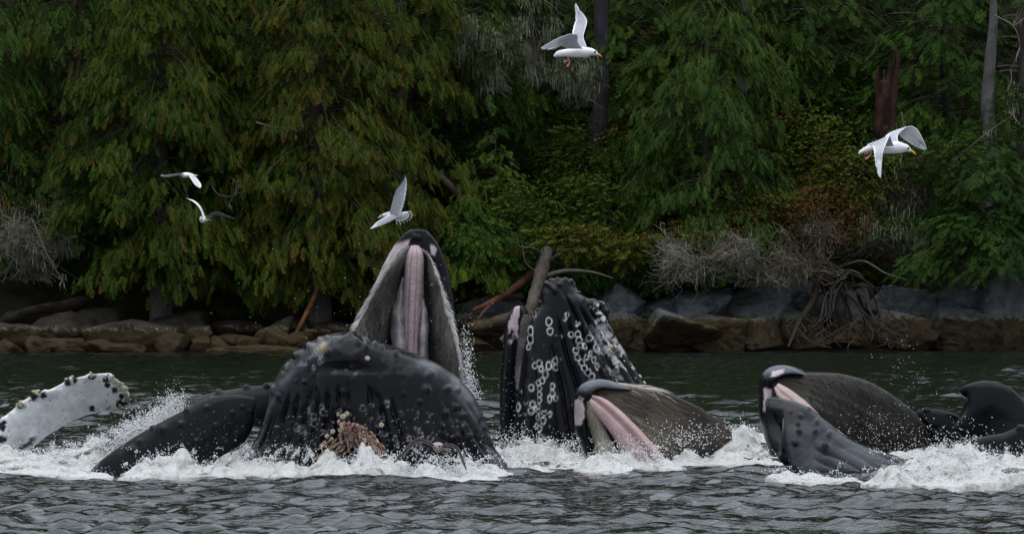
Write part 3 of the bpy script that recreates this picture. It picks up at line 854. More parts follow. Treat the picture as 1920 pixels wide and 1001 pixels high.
tree(1640, 191, 17, 4.4, .2, 'hemlock', DARK, 'dim hemlock farthest back above the red stump', nb=70, dens=1.2, seed=17, droop=.25, trunk_r=.14, bark=(.025, .02, .018))
tree(1856, 181.5, 14, 1.5, .90, 'hemlock', DARK, 'pale grey lichen crusted trunk at the upper right', nb=10, dens=1.0, seed=18, trunk_r=.30, bark=(.08, .08, .076))
tree(1862, 179.0, 6.4, 3.4, .46, 'hemlock', dim(GREEN, .72), 'low spreading green hemlock at the right edge above the cliff blocks', nb=60, dens=1.8, seed=19, size=.48, droop=.25, trunk_r=.12)
tree(1010, 190, 18, 4.0, .15, 'hemlock', DARK, 'dark hemlock behind the lichen draped one', nb=80, dens=1.2, seed=20, trunk_r=.14, bark=(.025, .02, .018))
tree(1240, 190, 18, 4.0, .15, 'hemlock', DARK, 'dark conifer behind the top of the conical cedar', nb=80, dens=1.2, seed=21, trunk_r=.14, bark=(.025, .02, .018))
tree(860, 187.5, 18, 3.6, .1, 'cedar', DARK, 'shaded cedar right of the rusty tipped pair', nb=80, dens=1.2, seed=22, tipamt=.2)
tree(1920, 186, 17, 3.2, .2, 'hemlock', GREEN, 'green hemlock cut by the upper right frame corner', nb=60, dens=1.3, seed=23, lichen=.3)
tree(-70, 179.5, 15, 3.2, .16, 'cedar', GREEN, 'green cedar cut by the left frame edge', nb=70, dens=1.3, seed=24, tipamt=.2)
tree(210, 189, 20, 4.2, .1, 'cedar', DARK, 'dim cedar farthest back on the left', nb=80, dens=1.2, seed=25)
tree(560, 189, 20, 4.2, .1, 'cedar', DARK, 'dim cedar behind the big olive one', nb=80, dens=1.2, seed=26)

FILL = []
for i, (px, Y, Ht, Rm, l) in enumerate([(1060, 194, 22, 4.5, 'tall dim conifer in the gap behind the top gull'), (1170, 196, 22, 4.5, 'tall dim conifer left of the conical cedar'), (1450, 193, 22, 4.5, 'tall dim conifer behind the leaning trunk'),
        (1790, 194, 22, 4.5, 'tall dim conifer between the stump and the pale trunk'), (80, 193, 22, 4.5, 'tall dim conifer high at the left'), (380, 195, 22, 4.5, 'tall dim conifer in the gap of the left cedars'), (700, 194, 22, 4.5, 'tall dim conifer behind the rusty cedars'), (920, 197, 22, 4.5, 'tall dim conifer behind the lichen curtains')]):
    if i < 2: FILL.append(tree(px, Y, Ht, Rm, .02, 'hemlock', DARK, l, nb=90, dens=.8, seed=150 + i, size=.85, droop=.28, trunk_r=.12, bark=(.02, .017, .014)))
    else:
        src = FILL[i % 2]; x_ = (px - 960) * Y / F
        t2 = src.copy(); col.objects.link(t2); t2['label'] = l
        t2.location = (x_, Y, float(ground_z(np.array([x_]), np.array([Y]))[0]) - .3); t2.scale = (random.choice((-1, 1)) * random.uniform(.85, 1.15), 1, random.uniform(.85, 1.1))
        for ch in src.children:
            c2 = ch.copy(); col.objects.link(c2); c2.parent = t2

# ---- ferns, salal and boughs that cover the slope
def cover(name, label, x0, x1, y0, y1, n, kind, pal, seed, size=.6, tipamt=.05, lift=.5):
    rg = np.random.default_rng(seed)
    x = rg.uniform(x0, x1, n); y = rg.uniform(y0, y1, n)
    x = x * (y / 180.0)
    k = fbm(x * .5, y * .5, 0, 3, seed)
    x, y, k = x[k > -.55], y[k > -.55], k[k > -.55]
    n = len(x)
    z = ground_z(x, y) + rg.uniform(0, lift, n) + .5 * np.clip(k, 0, 1)
    D = np.stack([rg.normal(0, .8, n), -np.abs(rg.normal(.6, .5, n)), rg.normal(.25, .35, n)], -1)
    g = place_sprays(np.stack([x, y, z], -1), D, size * rg.uniform(.6, 1.4, n), kind, pal[0], pal[1], ORANGE, tipamt, rg)
    tag(link(name, g.mesh(name, M_LEAF, smooth=False)), label, kind='stuff')
cover('undergrowth', 'low green ferns and boughs covering the forest slope', -18, 18, 182.5, 203, 5600, 'hemlock', GREEN, 201, .68, .06, .9)
cover('forest_slope_growth', 'dim conifer growth covering the upper slope', -20, 20, 200, 232, 2600, 'hemlock', DARK, 202, 1.3, .02, 3.0)

cover('bank_thicket', 'soft mid green young conifer growth covering the middle of the bank', -3.6, 12.5, 180.6, 192, 8500, 'cedar', ((.024, .052, .010), (.080, .104, .018)), 203, .50, .10, 1.3)
cover('bank_bushes', 'low green growth along the top of the rock bank', -14, 16, 180.0, 183.5, 2600, 'hemlock', ((.016, .038, .008), (.050, .078, .015)), 204, .45, .10, .9)

# ---- shrubs
YG = ((0.026, 0.052, 0.007), (0.105, 0.118, 0.014)); RD = ((0.05, 0.035, 0.015), (0.15, 0.065, 0.02)); MG = ((0.014, 0.046, 0.007), (0.055, 0.105, 0.014))
YG, RD, MG = dim(YG, .88), dim(RD, .72), dim(MG, .88)
B = bush
B(1140, 300, 183, 150, 75, 3600, YG, 'yellow green thicket left of the conical cedar', tipamt=.06, seed=30, lsize=.11, spray=420)
B(1020, 390, 180, 110, 62, 2400, BRIGHT, 'fresh green thicket above the driftwood', tipamt=.04, seed=31, spray=460, lsize=.1)
B(1150, 380, 180, 110, 70, 2600, BRIGHT, 'green thicket between the young cedars', tipamt=.04, seed=32, spray=460, lsize=.1)
B(1075, 452, 178.2, 95, 40, 2600, YG, 'orange flecked shrub just above the driftwood trunk', tipamt=.22, seed=33, spray=120)
B(1180, 465, 178.0, 75, 34, 2200, YG, 'orange flecked shrub overhanging the right boulders', tipamt=.25, seed=34, spray=100)
B(880, 450, 178.2, 90, 44, 1500, MG, 'bright green shrub beside the raised snout', tipamt=.04, seed=35, spray=420, skind='cedar', ssize=.36)
B(960, 475, 178.0, 70, 26, 900, MG, 'low green shrub left of the driftwood trunk', tipamt=.08, seed=36, spray=120)
B(1030, 250, 184.5, 130, 60, 2400, MG, 'dim green thicket under the lichen draped hemlock', tipamt=.05, seed=37, spray=260, skind='hemlock')
B(1480, 290, 182, 130, 90, 4200, YG, 'olive yellow thicket right of the conical cedar', tipamt=.10, seed=38, lsize=.11, spray=350)
B(1590, 200, 185, 140, 70, 2600, MG, 'green thicket left of the red stump', spray=380, lsize=.1, tipamt=.03, seed=39)
B(1740, 200, 185, 110, 60, 3000, MG, 'green thicket right of the red stump', tipamt=.1, seed=40)
B(1600, 330, 180.5, 90, 70, 3000, YG, 'ochre flecked thicket below the red stump', tipamt=.2, seed=41, lsize=.1, spray=120)
B(1420, 395, 179, 110, 58, 3600, YG, 'yellow green shrub above the grey dead twigs', tipamt=.35, seed=42, tipc=(.10, .050, .016))
B(1530, 410, 178.4, 85, 58, 3000, RD, 'rust red shrub above the root mass', tipamt=.5, seed=43, tipc=(.085, .032, .014))
B(1330, 450, 178.0, 90, 45, 1500, YG, 'rusty shrub grown through with pale twigs on the left of the dead brush', tipamt=.45, seed=44, twigs=60, twc=(.17, .17, .16), lichen=40)
B(1300, 475, 177.4, 78, 48, 160, RD, 'pale grey dead brush hanging over the right boulders', seed=45, tipamt=.3, twigs=700, twc=(.24, .24, .225), lichen=40, name='dead_brush')
B(1410, 480, 177.4, 90, 50, 260, RD, 'grey dead brush with rusty leaves left of the root mass', seed=46, tipamt=.3, twigs=650, twc=(.19, .185, .17), lichen=40, name='dead_brush')
B(1530, 470, 177.6, 80, 48, 260, RD, 'brown dead brush just above the root mass', seed=47, tipamt=.3, twigs=500, twc=(.13, .115, .10), lichen=30, name='dead_brush')
B(1690, 330, 180, 80, 90, 1800, MG, 'dark shrub below the right gull', tipamt=.08, seed=48, lichen=60, twigs=90, twc=(.12, .12, .11))
B(1650, 440, 179.4, 75, 40, 1200, MG, 'small green shrub above the lodged brown log', tipamt=.15, seed=49, lichen=60, twigs=80, twc=(.13, .12, .11))
B(1740, 430, 179.6, 70, 60, 700, DARK, 'dim lichen hung shrub left of the low hemlock', tipamt=.08, seed=50, lichen=110, twigs=120, twc=(.12, .12, .115))
B(1840, 420, 178.6, 100, 40, 500, MG, 'green bough thicket over the cliff blocks', tipamt=.03, seed=51, spray=380, skind='hemlock', ssize=.45)
B(30, 330, 180, 75, 90, 2800, YG, 'yellow flecked shrub at the left edge', tipamt=.3, seed=52, lichen=50)
B(130, 300, 180, 60, 70, 1600, YG, 'orange flecked shrub inside the left edge', tipamt=.45, seed=53)
B(30, 410, 178.4, 70, 60, 700, RD, 'rust leaved shrub low at the left edge', tipamt=.5, seed=54, twigs=120, twc=(.16, .16, .15), lichen=80)
B(60, 460, 177.6, 80, 62, 60, RD, 'bare grey lichen hung brush at the lower left edge', tipamt=.5, seed=55, twigs=500, twc=(.18, .185, .17), lichen=80, name='dead_brush')
B(120, 420, 178.4, 30, 50, 40, MG, 'small lichen draped snag beside the left brush', tipamt=.1, seed=56, twigs=60, twc=(.2, .2, .19), lichen=110, name='dead_brush')
B(200, 370, 178.2, 85, 60, 1400, MG, 'green bush under the left cedar', tipamt=.06, seed=57, spray=320, skind='cedar', ssize=.42)
B(300, 480, 177.6, 55, 34, 200, GREEN, 'low hanging green bough over the left cave', tipamt=.0, seed=58, spray=220, skind='hemlock', ssize=.42)
B(440, 310, 179, 110, 36, 200, BRIGHT, 'light green layered boughs behind the two left gulls', tipamt=.0, seed=59, spray=420, skind='hemlock', ssize=.42)
B(770, 260, 183, 70, 110, 1500, DARK, 'shaded growth right of the rusty cedars', tipamt=.1, seed=60, spray=300)
B(1780, 300, 180.2, 75, 60, 1000, GREEN, 'green bough cluster right of the right gull', tipamt=.05, seed=61, spray=380, skind='hemlock')
B(1890, 250, 182, 70, 90, 1200, MG, 'olive growth at the right frame edge', tipamt=.1, seed=62, spray=300, lichen=40)
for i, (px, py, Y, rx, rz, pal, l) in enumerate([
    (520, 60, 186, 130, 80, DARK, 'dim growth between the left cedars'), (700, 120, 186, 110, 110, DARK, 'dim growth behind the second rusty cedar'), (1380, 90, 188, 120, 110, DARK, 'dim growth behind the slim leaning trunk'),
    (1240, 200, 185, 90, 80, MG, 'green growth left of the conical cedar top'), (1800, 90, 188, 110, 90, DARK, 'dim growth behind the pale trunk'), (850, 330, 182, 70, 80, DARK, 'shaded growth above the raised snout'),
    (1470, 170, 187, 110, 70, DARK, 'dark growth above the olive thicket'), (80, 120, 186, 110, 120, DARK, 'dim growth at the upper left'), (340, 160, 186, 130, 130, DARK, 'dim growth inside the left cedar gap')]):
    B(px, py, Y, rx, rz, 1400, pal, l, tipamt=.06, seed=70 + i, spray=320, skind='hemlock', ssize=.5, twigs=20)

# ---- lichen curtain left of the top gull
for i, (px, py, w, h, n, l) in enumerate([(880, 70, 40, 50, 120, 'pale lichen curtain hanging above the middle gap, leftmost of the row'), (930, 110, 45, 60, 150, 'long lichen curtain second in the middle row'),
                                          (1000, 70, 45, 70, 150, 'lichen curtain just left of the top gull'), (1080, 140, 50, 50, 120, 'ragged lichen curtain under the top gull')]):
    B(px, py, 181.5, w, h, 60, DARK, l, seed=90 + i, twigs=80, twc=(.15, .15, .13), lichen=n, name='lichen_bough', group='lichen curtains in the upper middle', spray=60, skind='hemlock')

# ---- broken red stump
g = Geo()
for k, (dx, top, w) in enumerate([(-4, 150, .24), (-14, 125, .10), (20, 78, .15), (8, 118, .13), (-2, 132, .1)]):
    V, Q = tube_geo(px_path([(1655 + dx * .4, 262, 181.6), (1658 + dx * .7, 200, 181.6), (1660 + dx, (top + 160) / 2, 181.6), (1660 + dx * 1.05, top, 181.6)]), [w * 1.25, w * 1.1, w * .7, .015], 9, n=26, bump=.4, seed=k)
    g.add(V, Q, np.array([0.026, 0.013, 0.010]) * (1 + 1.9 * fbm(V[:, 0] * 14, V[:, 1] * 14, V[:, 2] * 1.2, 4, k))[:, None])
tag(recenter(link('broken_stump', g.mesh('broken_stump', M_WOODY))), 'splintered reddish brown stump standing above the right gull', 'tree stump')
# ---- bare pale limbs seen against the dark
for i, (pts, l) in enumerate([
    ([(395, 345, 177), (410, 365, 177), (440, 366, 177), (452, 340, 177)], 'thin curved bare limb between the two left gulls'),
    ([(60, 410, 177), (90, 480, 176.6), (120, 530, 176.6)], 'bare forked limb hanging at the lower left'),
    ([(1865, 30, 181), (1900, 50, 180.5), (1912, 90, 180.5), (1895, 130, 180.4)], 'crooked lichen limb beside the pale trunk'),
    ([(1690, 210, 180), (1700, 260, 180), (1720, 300, 180)], 'bare grey limb behind the right gull'),
    ([(1790, 300, 179.6), (1850, 250, 179.6), (1900, 215, 179.6)], 'slanting bare limb at the right'),
    ([(255, 330, 177.4), (280, 325, 177.4), (300, 336, 177.4)], 'short bare twig left of the upper left gull'),
    ([(480, 230, 176.8), (520, 240, 176.8), (560, 246, 176.8)], 'pale horizontal twig in the gap between the left cedars')]):
    P = px_path(pts); g = Geo(); V, Q = tube_geo(P, [.028, .022, .015, .006], 5, bump=.2); g.add(V, Q, (.12, .11, .10))
    rg = np.random.default_rng(i)
    for k in range(5):
        a = P[rg.integers(1, len(P))]; e = a + rg.normal(0, .3, 3); V, Q = tube_geo(np.array([a, (a + e) / 2 + rg.normal(0, .05, 3), e]), [.014, .01, .004], 4); g.add(V, Q, (.2, .19, .17))
        lichen_strand(g, (a + e) / 2, .2, rg)
    tag(recenter(link('bare_limb', g.mesh('bare_limb', M_WOODY))), l, 'branch', 'bare limbs against the dark forest')
# ------------------------------------------------------------------ lofted bodies
def loft(name, Lp, Rp, mat, parent, YL, YR=None, front=0.5, back=0.5, ns=120, nt=120, fn=None, cfn=None, q=1.0, base=(0.0045, 0.0054, 0.0072), lump=0.006):
    """closed body between two outline curves (photo pixels) at depths YL/YR, bulging `front`
    metres towards the camera and `back` metres away. fn = outward relief, cfn = skin colour."""
    YR = YL if YR is None else YR
    k_ = .70 if name == 'lower_jaw' else (.55 if name in ('baleen', 'wing', 'body', 'gum') else .7)
    ns, nt = int(ns * k_) // 2 * 2, int(nt * k_)
    t = np.linspace(0, 1, nt)
    Lc, Rc = cr(Lp, t), cr(Rp, t)
    yl, yr, fb, bb = (cr(np.atleast_1d(v), t)[:, 0] if np.ndim(v) else np.full(nt, float(v)) for v in (YL, YR, front, back))
    nf = int(ns * .68); nb = ns - nf
    th = np.concatenate([np.linspace(0, np.pi, nf, endpoint=False), np.linspace(np.pi, 2 * np.pi, nb, endpoint=False)])
    u = (1 - np.cos(th)) / 2                       # 0 = left outline .. 1 = right outline
    sn = np.sin(th); sn = np.sign(sn) * np.abs(sn) ** q
    U = u[None, :]
    px = Lc[:, 0:1] * (1 - U) + Rc[:, 0:1] * U
    py = Lc[:, 1:2] * (1 - U) + Rc[:, 1:2] * U
    Y0 = yl[:, None] * (1 - U) + yr[:, None] * U
    off = np.where(sn[None] > 0, -fb[:, None] * sn[None], -bb[:, None] * sn[None])
    P = W(px, py, Y0); P[..., 1] += off
    def normals(P):
        dt = np.gradient(P, axis=0)
        ds = np.roll(P, -1, 1) - np.roll(P, 1, 1)
        n = np.cross(ds, dt); n /= np.linalg.norm(n, axis=2)[..., None] + 1e-9
        c = P.mean(1, keepdims=True)
        if (n * (P - c)).sum() < 0: n = -n; flip = True
        else: flip = False
        return n, flip
    N, flip = normals(P)
    frontm = np.clip(sn[None] * 3 + .6, 0, 1) * np.ones_like(px)
    d = np.zeros_like(px)
    if fn is not None: d = d + fn(px, py, U * np.ones_like(px), t[:, None] * np.ones_like(px)) * frontm
    d = d + lump * fbm(P[..., 0] * 3, P[..., 1] * 3, P[..., 2] * 3, 3, 4) * 2
    P = P + N * d[..., None]
    C = np.broadcast_to(np.array(base), P.shape).copy()
    if cfn is not None:
        C = cfn(px, py, U * np.ones_like(px), t[:, None] * np.ones_like(px), C, frontm > .5)
    V = P.reshape(-1, 3); C = C.reshape(-1, 3)
    n = ns
    idx = np.arange(nt * n).reshape(nt, n); j = np.roll(idx, -1, 1)
    Q = np.stack([idx[:-1], j[:-1], j[1:], idx[1:]], -1).reshape(-1, 4)
    # end caps
    V = np.vstack([V, P[0].mean(0), P[-1].mean(0)]); C = np.vstack([C, C[0:1], C[-1:]])
    a, b = len(V) - 2, len(V) - 1
    k = np.arange(0, n, 2)
    cap = np.stack([np.full(len(k), a), (k + 2) % n, (k + 1) % n, k], -1)
    cap2 = np.stack([np.full(len(k), b), idx[-1][k], idx[-1][(k + 1) % n], idx[-1][(k + 2) % n]], -1)
    Q = np.vstack([Q, cap, cap2])
    if flip: Q = Q[:, ::-1]
    me = new_mesh(name, V, Q, mat, C)
    o = link(name, me, parent)
    return o, dict(P=P[:, :nf], N=N[:, :nf], u=u[:nf], t=t)

def at_px(S, px, py):
    """surface point and normal of a lofted body nearest to a photo pixel"""
    P = S['P'].reshape(-1, 3)
    qx = 960 + P[:, 0] * F / P[:, 1]; qy = HOR + (CAMH - P[:, 2]) * F / P[:, 1]
    i = np.argmin((qx - px) ** 2 + (qy - py) ** 2)
    return P[i], S['N'].reshape(-1, 3)[i]

def hairs(name, S, n, length, c0, c1, parent, rg, dirt=1.0, dirs=0.0, w=0.004, lift=0.03, t0=0.0, t1=.97, u0=.02, u1=.98, jit=.25, cf=None):
    """fringe bristles lying along a lofted surface; (dirt, dirs) = flow in the surface's own t, u"""
    P, N = S['P'], S['N']; nt, ns = P.shape[:2]
    t = rg.uniform(t0, t1, n); u = rg.uniform(u0, u1, n)
    th = np.arccos(1 - 2 * u) / np.pi
    k = 6
    dt = dirt * length * rg.uniform(.5, 1.3, n); du = dirs * length * rg.uniform(.5, 1.3, n) + rg.normal(0, jit, n) * length
    s = np.linspace(0, 1, k)
    curl = rg.normal(0, .35, n) * length
    T = np.clip(t[:, None] + dt[:, None] * s, 0, 1); TH = np.clip(th[:, None] + du[:, None] * s + curl[:, None] * s * s, 0.005, .995)
    a, b = T * (nt - 1), TH * (ns - 1)
    i, j = np.minimum(a.astype(int), nt - 2), np.minimum(b.astype(int), ns - 2)
    fa, fb_ = (a - i)[..., None], (b - j)[..., None]
    B = lambda A: A[i, j] * (1 - fa) * (1 - fb_) + A[i + 1, j] * fa * (1 - fb_) + A[i, j + 1] * (1 - fa) * fb_ + A[i + 1, j + 1] * fa * fb_
    Pt, Nn = B(P), B(N)
    Pt = Pt + Nn * (lift * rg.uniform(.2, 1, (n, 1)) * (.3 + .7 * s)[None])[..., None]
    Tn = np.gradient(Pt, axis=1); Tn /= np.linalg.norm(Tn, axis=2)[..., None] + 1e-9
    Sd = np.cross(Tn, Nn); Sd /= np.linalg.norm(Sd, axis=2)[..., None] + 1e-9
    ww = w * rg.uniform(.5, 1.5, (n, 1)) * np.array([1, 1, .9, .75, .5, .15])[None]
    V = np.stack([Pt - Sd * ww[..., None], Pt + Sd * ww[..., None]], 2).reshape(-1, 3)
    base = (np.arange(n) * k * 2)[:, None] + (np.arange(k - 1) * 2)[None]
    Q = np.stack([base, base + 1, base + 3, base + 2], -1).reshape(-1, 4)
    m = np.clip(.45 + 1.5 * fbm(Pt[:, 0, 0] * 3.2, Pt[:, 0, 1] * 2.5, Pt[:, 0, 2] * 2.5, 3, 8) + rg.normal(0, .22, n), 0, 1)
    C = np.array(c0)[None] * (1 - m)[:, None] + np.array(c1)[None] * m[:, None]
    if cf is not None: C = cf(C, t, u)
    o = link(name, new_mesh(name, V, Q, M_HAIR, np.repeat(C, k * 2, 0), smooth=True), parent)
    o['kind'] = 'stuff'
    return o

M_HAIR = mat_basic('baleen_fringe', (.1, .1, .1), 0.55, attr=True, spec=0.3)
M_BAL = mat_basic('baleen', (.1, .1, .1), 0.6, 0.6, 30, attr=True, var=.35, vscale=12)
M_PAL = mat_basic('palate', (.5, .3, .3), 0.3, 0.25, 25, attr=True, var=.18, vscale=7)
M_BARN = mat_basic('barnacle_shell', (0.50, 0.45, 0.33), 0.6, 0.5, 40, var=.3, vscale=30)
M_GOOSE = mat_basic('stalked_barnacle', (.3, .15, .1), 0.5, .8, 30, attr=True, var=.5, vscale=25)

def make_barnacle_mesh():
    g = Geo(); n = 10; th = np.linspace(0, 2 * np.pi, n, endpoint=False)
    prof = [(1.0, 0), (.95, .35), (.62, .8), (.45, .85), (.32, .55), (.0, .5)]
    V = np.array([[r * (1 + .12 * math.cos(5 * a)) * math.cos(a), r * (1 + .12 * math.cos(5 * a)) * math.sin(a), z] for r, z in prof for a in th])
    i = np.arange(len(prof) * n).reshape(-1, n); j = np.roll(i, -1, 1)
    return new_mesh('barnacle', V, np.stack([i[:-1], j[:-1], j[1:], i[1:]], -1).reshape(-1, 4), M_BARN)
BARN = make_barnacle_mesh()
from mathutils import Vector
def barnacles(S, pts, parent, dark=False):
    for p in pts:
        px, py, r = p
        P, N = at_px(S, px, py)
        o = link('barnacle', BARN, parent)
        o.location = [float(v) for v in (np.array(o.location) + P + N * 0.004)]
        o.rotation_mode = 'QUATERNION'; o.rotation_quaternion = Vector([float(v) for v in N]).to_track_quat('Z', 'Y')
        s = r / 135.0; o.scale = (s, s, s * .9)

def bumps(px, py, L_):
    d = np.zeros_like(px)
    for (x, y, r, h) in L_:
        r = r * .84
        e = ((px - x) ** 2 + (py - y) ** 2) / (r * r)
        d += h * np.exp(-e ** 1.4)
    return d

def rings(px, py, L_, lw=1.5):
    """barnacle scars: pale rings"""
    m = np.zeros_like(px)
    for (x, y, rx, ry) in L_:
        wob = 1 + .05 * np.sin(3 * np.arctan2(py - y, px - x) + x)
        e = np.sqrt(((px - x) / rx) ** 2 + ((py - y) / ry) ** 2) * wob
        m = np.maximum(m, np.exp(-((e - 1) * min(rx, ry) / lw) ** 2 * 1.1))
    return m

def patch(C, m, colr):
    m = np.clip(m, 0, 1)[..., None]
    return C * (1 - m) + np.array(colr) * m

WHITE = (.45, .45, .48); PINKW = (.46, .38, .41)

# ================================================================== whale A : facing the camera, mouth wide open
A = thing('humpback_whale', 'largest whale with mouth wide open towards us, pink palate upright behind a knobbly black chin', 'whale', W(740, 880, 79.5), 'humpback whales lunge feeding')
A_t = [(655, 645, 16, .05), (640, 663, 9, .03), (672, 650, 9, .05), (688, 655, 9, .05), (675, 668, 8, .03), (625, 665, 8, .04), (612, 655, 8, .03), (668, 680, 9, .02), (630, 640, 7, .03), (603, 640, 7, .05), (617, 637, 6, .05),
       (580, 648, 8, .045), (556, 664, 8, .05), (540, 688, 7, .04), (533, 700, 6, .04), (510, 725, 7, .05), (503, 738, 6, .04), (524, 740, 5, .03), (660, 632, 8, .04), (690, 640, 7, .04), (706, 645, 7, .05), (718, 649, 6, .05), (743, 660, 8, .055),
       (808, 700, 9, .055), (802, 728, 9, .05), (840, 727, 8, .055), (858, 730, 6, .05), (855, 760, 8, .05), (838, 772, 8, .055), (868, 776, 7, .05), (868, 800, 10, .05), (885, 812, 8, .055), (860, 815, 8, .05), (790, 750, 6, .03), (760, 735, 5, .025),
       (650, 733, 6, .04), (645, 760, 13, .03), (888, 838, 6, .04), (832, 795, 6, .03), (560, 712, 5, .02), (577, 714, 5, .03), (592, 700, 5, .02)]
def A_relief(px, py, u, t):
    d = .82 * bumps(px, py, A_t)
    cx = 672 + (py - 690) * .10
    e = (px - cx)
    # vertical throat pleats, flaring with the silhouette
    hw = np.interp(py, [630, 700, 760, 820, 880, 930], [60, 155, 190, 225, 262, 290])
    g = e / hw + .02 * fbm(px * .02, py * .012, 0, 2, 3)
    s = np.abs(np.sin(np.pi * g * 9.5))
    start = 715 + 25 * np.abs(g) * 1.0 + 14 * vnoise(g * 8, 0, 0, 2)
    m = sstep(0, 45, py - start) * sstep(.03, .16, np.abs(g)) * (1 - .75 * sstep(.28, .42, g) * (1 - sstep(.62, .8, g) * sstep(800, 840, py)))
    d += -0.13 * m * (1 - s ** .55)
    # overlapping folds swept to the lower right
    k = (px - 870) * .62 - (py - 800)
    mr_ = sstep(780, 830, py + (px - 850) * .2) * sstep(800, 850, px)
    d += -0.06 * mr_ * (1 - np.abs(np.sin(k / 13.0)) ** .5)
    # chin boss
    d += .13 * gauss(px, py, 655, 668, 46, 34) + .10 * gauss(px, py, 640, 740, 44, 60)
    d += -.06 * gauss(px, py, 655, 692, 52, 9) - .05 * gauss(px, py, 705, 752, 12, 46, -.25) - .045 * gauss(px, py, 590, 740, 7, 40, .2)
    d += .012 * fbm(px * .05, py * .05, 0, 4, 12)
    return d
rgA = np.random.default_rng(3)
A_r = [(rgA.uniform(540, 620), rgA.uniform(655, 690), rgA.uniform(2, 5), rgA.uniform(2, 5)) for _ in range(16)] + \
      [(rgA.uniform(560, 800), rgA.uniform(745, 850), rgA.uniform(2.5, 5.5), rgA.uniform(3, 6)) for _ in range(34)] + [(708, 775, 6, 7), (705, 790, 5, 6), (612, 770, 5, 6), (609, 760, 4, 5), (723, 808, 7, 4), (559, 797, 6, 6), (809, 818, 5, 5)]
def A_col(px, py, u, t, C, fr):
    g = .5 + .5 * fbm(px * .03, py * .03, 0, 4, 77)
    sheen = sstep(35, 0, py - np.interp(px, [500, 560, 600, 660, 760, 830, 870, 930], [760, 668, 645, 628, 655, 690, 730, 850]))
    C = patch(C, sheen * sstep(.35, .75, g) * .6 * np.maximum(sstep(650, 620, px), sstep(740, 780, px)), (.14, .15, .165))  # grey sky sheen on both shoulders, painted into the skin colour
    C = patch(C, rings(px, py, A_r, .9) * sstep(.3, .6, g) * .42, WHITE)
    sp = fbm(px * .22, py * .22, 0, 3, 5)
    z = sstep(740, 800, py) * sstep(250, 120, np.abs(px - 690))
    C = patch(C, sstep(.40, .56, sp) * z * .4, (.42, .43, .45))
    C = patch(C, gauss(px, py, 655, 697, 22, 7) * sstep(.0, .4, fbm(px * .22, py * .16, 0, 3, 15)) * .35, WHITE)
    C = patch(C, sstep(.25, .6, fbm((px - py * .5) * .02, py * .1, 0, 3, 25)) * sstep(20, 60, px - 800) * .25, (.09, .095, .105))
    C = patch(C, gauss(px, py, 610, 655, 7, 10, .4), (.30, .24, .15))
    return C
ls = [(640, 626), (615, 629), (594, 637), (556, 657), (530, 686), (513, 720), (501, 757), (492, 795), (473, 832), (436, 860), (385, 892), (370, 930)]
rs = [(664, 627), (692, 634), (719, 644), (772, 660), (830, 687), (867, 716), (897, 756), (916, 798), (932, 842), (962, 884), (985, 905), (1000, 930)]
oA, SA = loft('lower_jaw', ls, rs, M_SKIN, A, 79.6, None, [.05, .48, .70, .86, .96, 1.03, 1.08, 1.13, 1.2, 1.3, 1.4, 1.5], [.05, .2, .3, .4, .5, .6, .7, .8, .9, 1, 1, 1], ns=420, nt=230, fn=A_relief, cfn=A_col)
barnacles(SA, [(689, 671, 5), (635, 775, 5), (643, 782, 5.5), (652, 776, 5), (637, 790, 4), (634, 795, 3.5), (716, 797, 5), (650, 803, 4), (660, 805, 4.5), (672, 806, 4.5), (625, 808, 5), (615, 818, 4.5), (622, 824, 4), (638, 805, 4), (706, 842, 3.5), (720, 843, 4), (640, 800, 3)], A)
# cluster of stalked barnacles hanging from the chin
g = Geo(); rg = np.random.default_rng(44)
for i in range(160):
    f = rg.random()
    x0 = 648 + f * 60 + rg.normal(0, 4); y0 = 804 + max(0, f - .35) * 55 + rg.normal(0, 5)
    P0, N0 = at_px(SA, x0, y0)
    ln = rg.uniform(.10, .34) * (1 - .4 * f); dx = .1 + .35 * f + rg.normal(0, .18)
    P1 = P0 + N0 * rg.uniform(.03, .16); P2 = P1 + np.array([dx * ln * 1.2, -.03, -ln])
    V, Q = tube_geo(np.array([P0, P1, (P1 + P2) / 2 + rg.normal(0, .02, 3), P2]), [.018, .026, .022, .014], 6, n=9, bump=.5, seed=i)
    c = [(.27, .16, .11), (.20, .10, .075), (.34, .26, .18), (.12, .055, .045)][rg.integers(4)]
    g.add(V, Q, np.array(c) * rg.uniform(.6, 1.2))
for i in range(60):
    x0 = 625 + rg.normal(0, 10); y0 = 845 + rg.normal(0, 12); P0, N0 = at_px(SA, x0, y0); P1 = P0 + N0 * .12 + np.array([-.05, 0, -.1])
    V, Q = tube_geo(np.array([P0, (P0 + P1) / 2, P1]), [.02, .02, .01], 6, n=6); g.add(V, Q, np.array((.36, .24, .17)) * rg.uniform(.5, 1.2))
link('barnacle_cluster', g.mesh('barnacle_cluster', M_GOOSE), A)['kind'] = 'stuff'

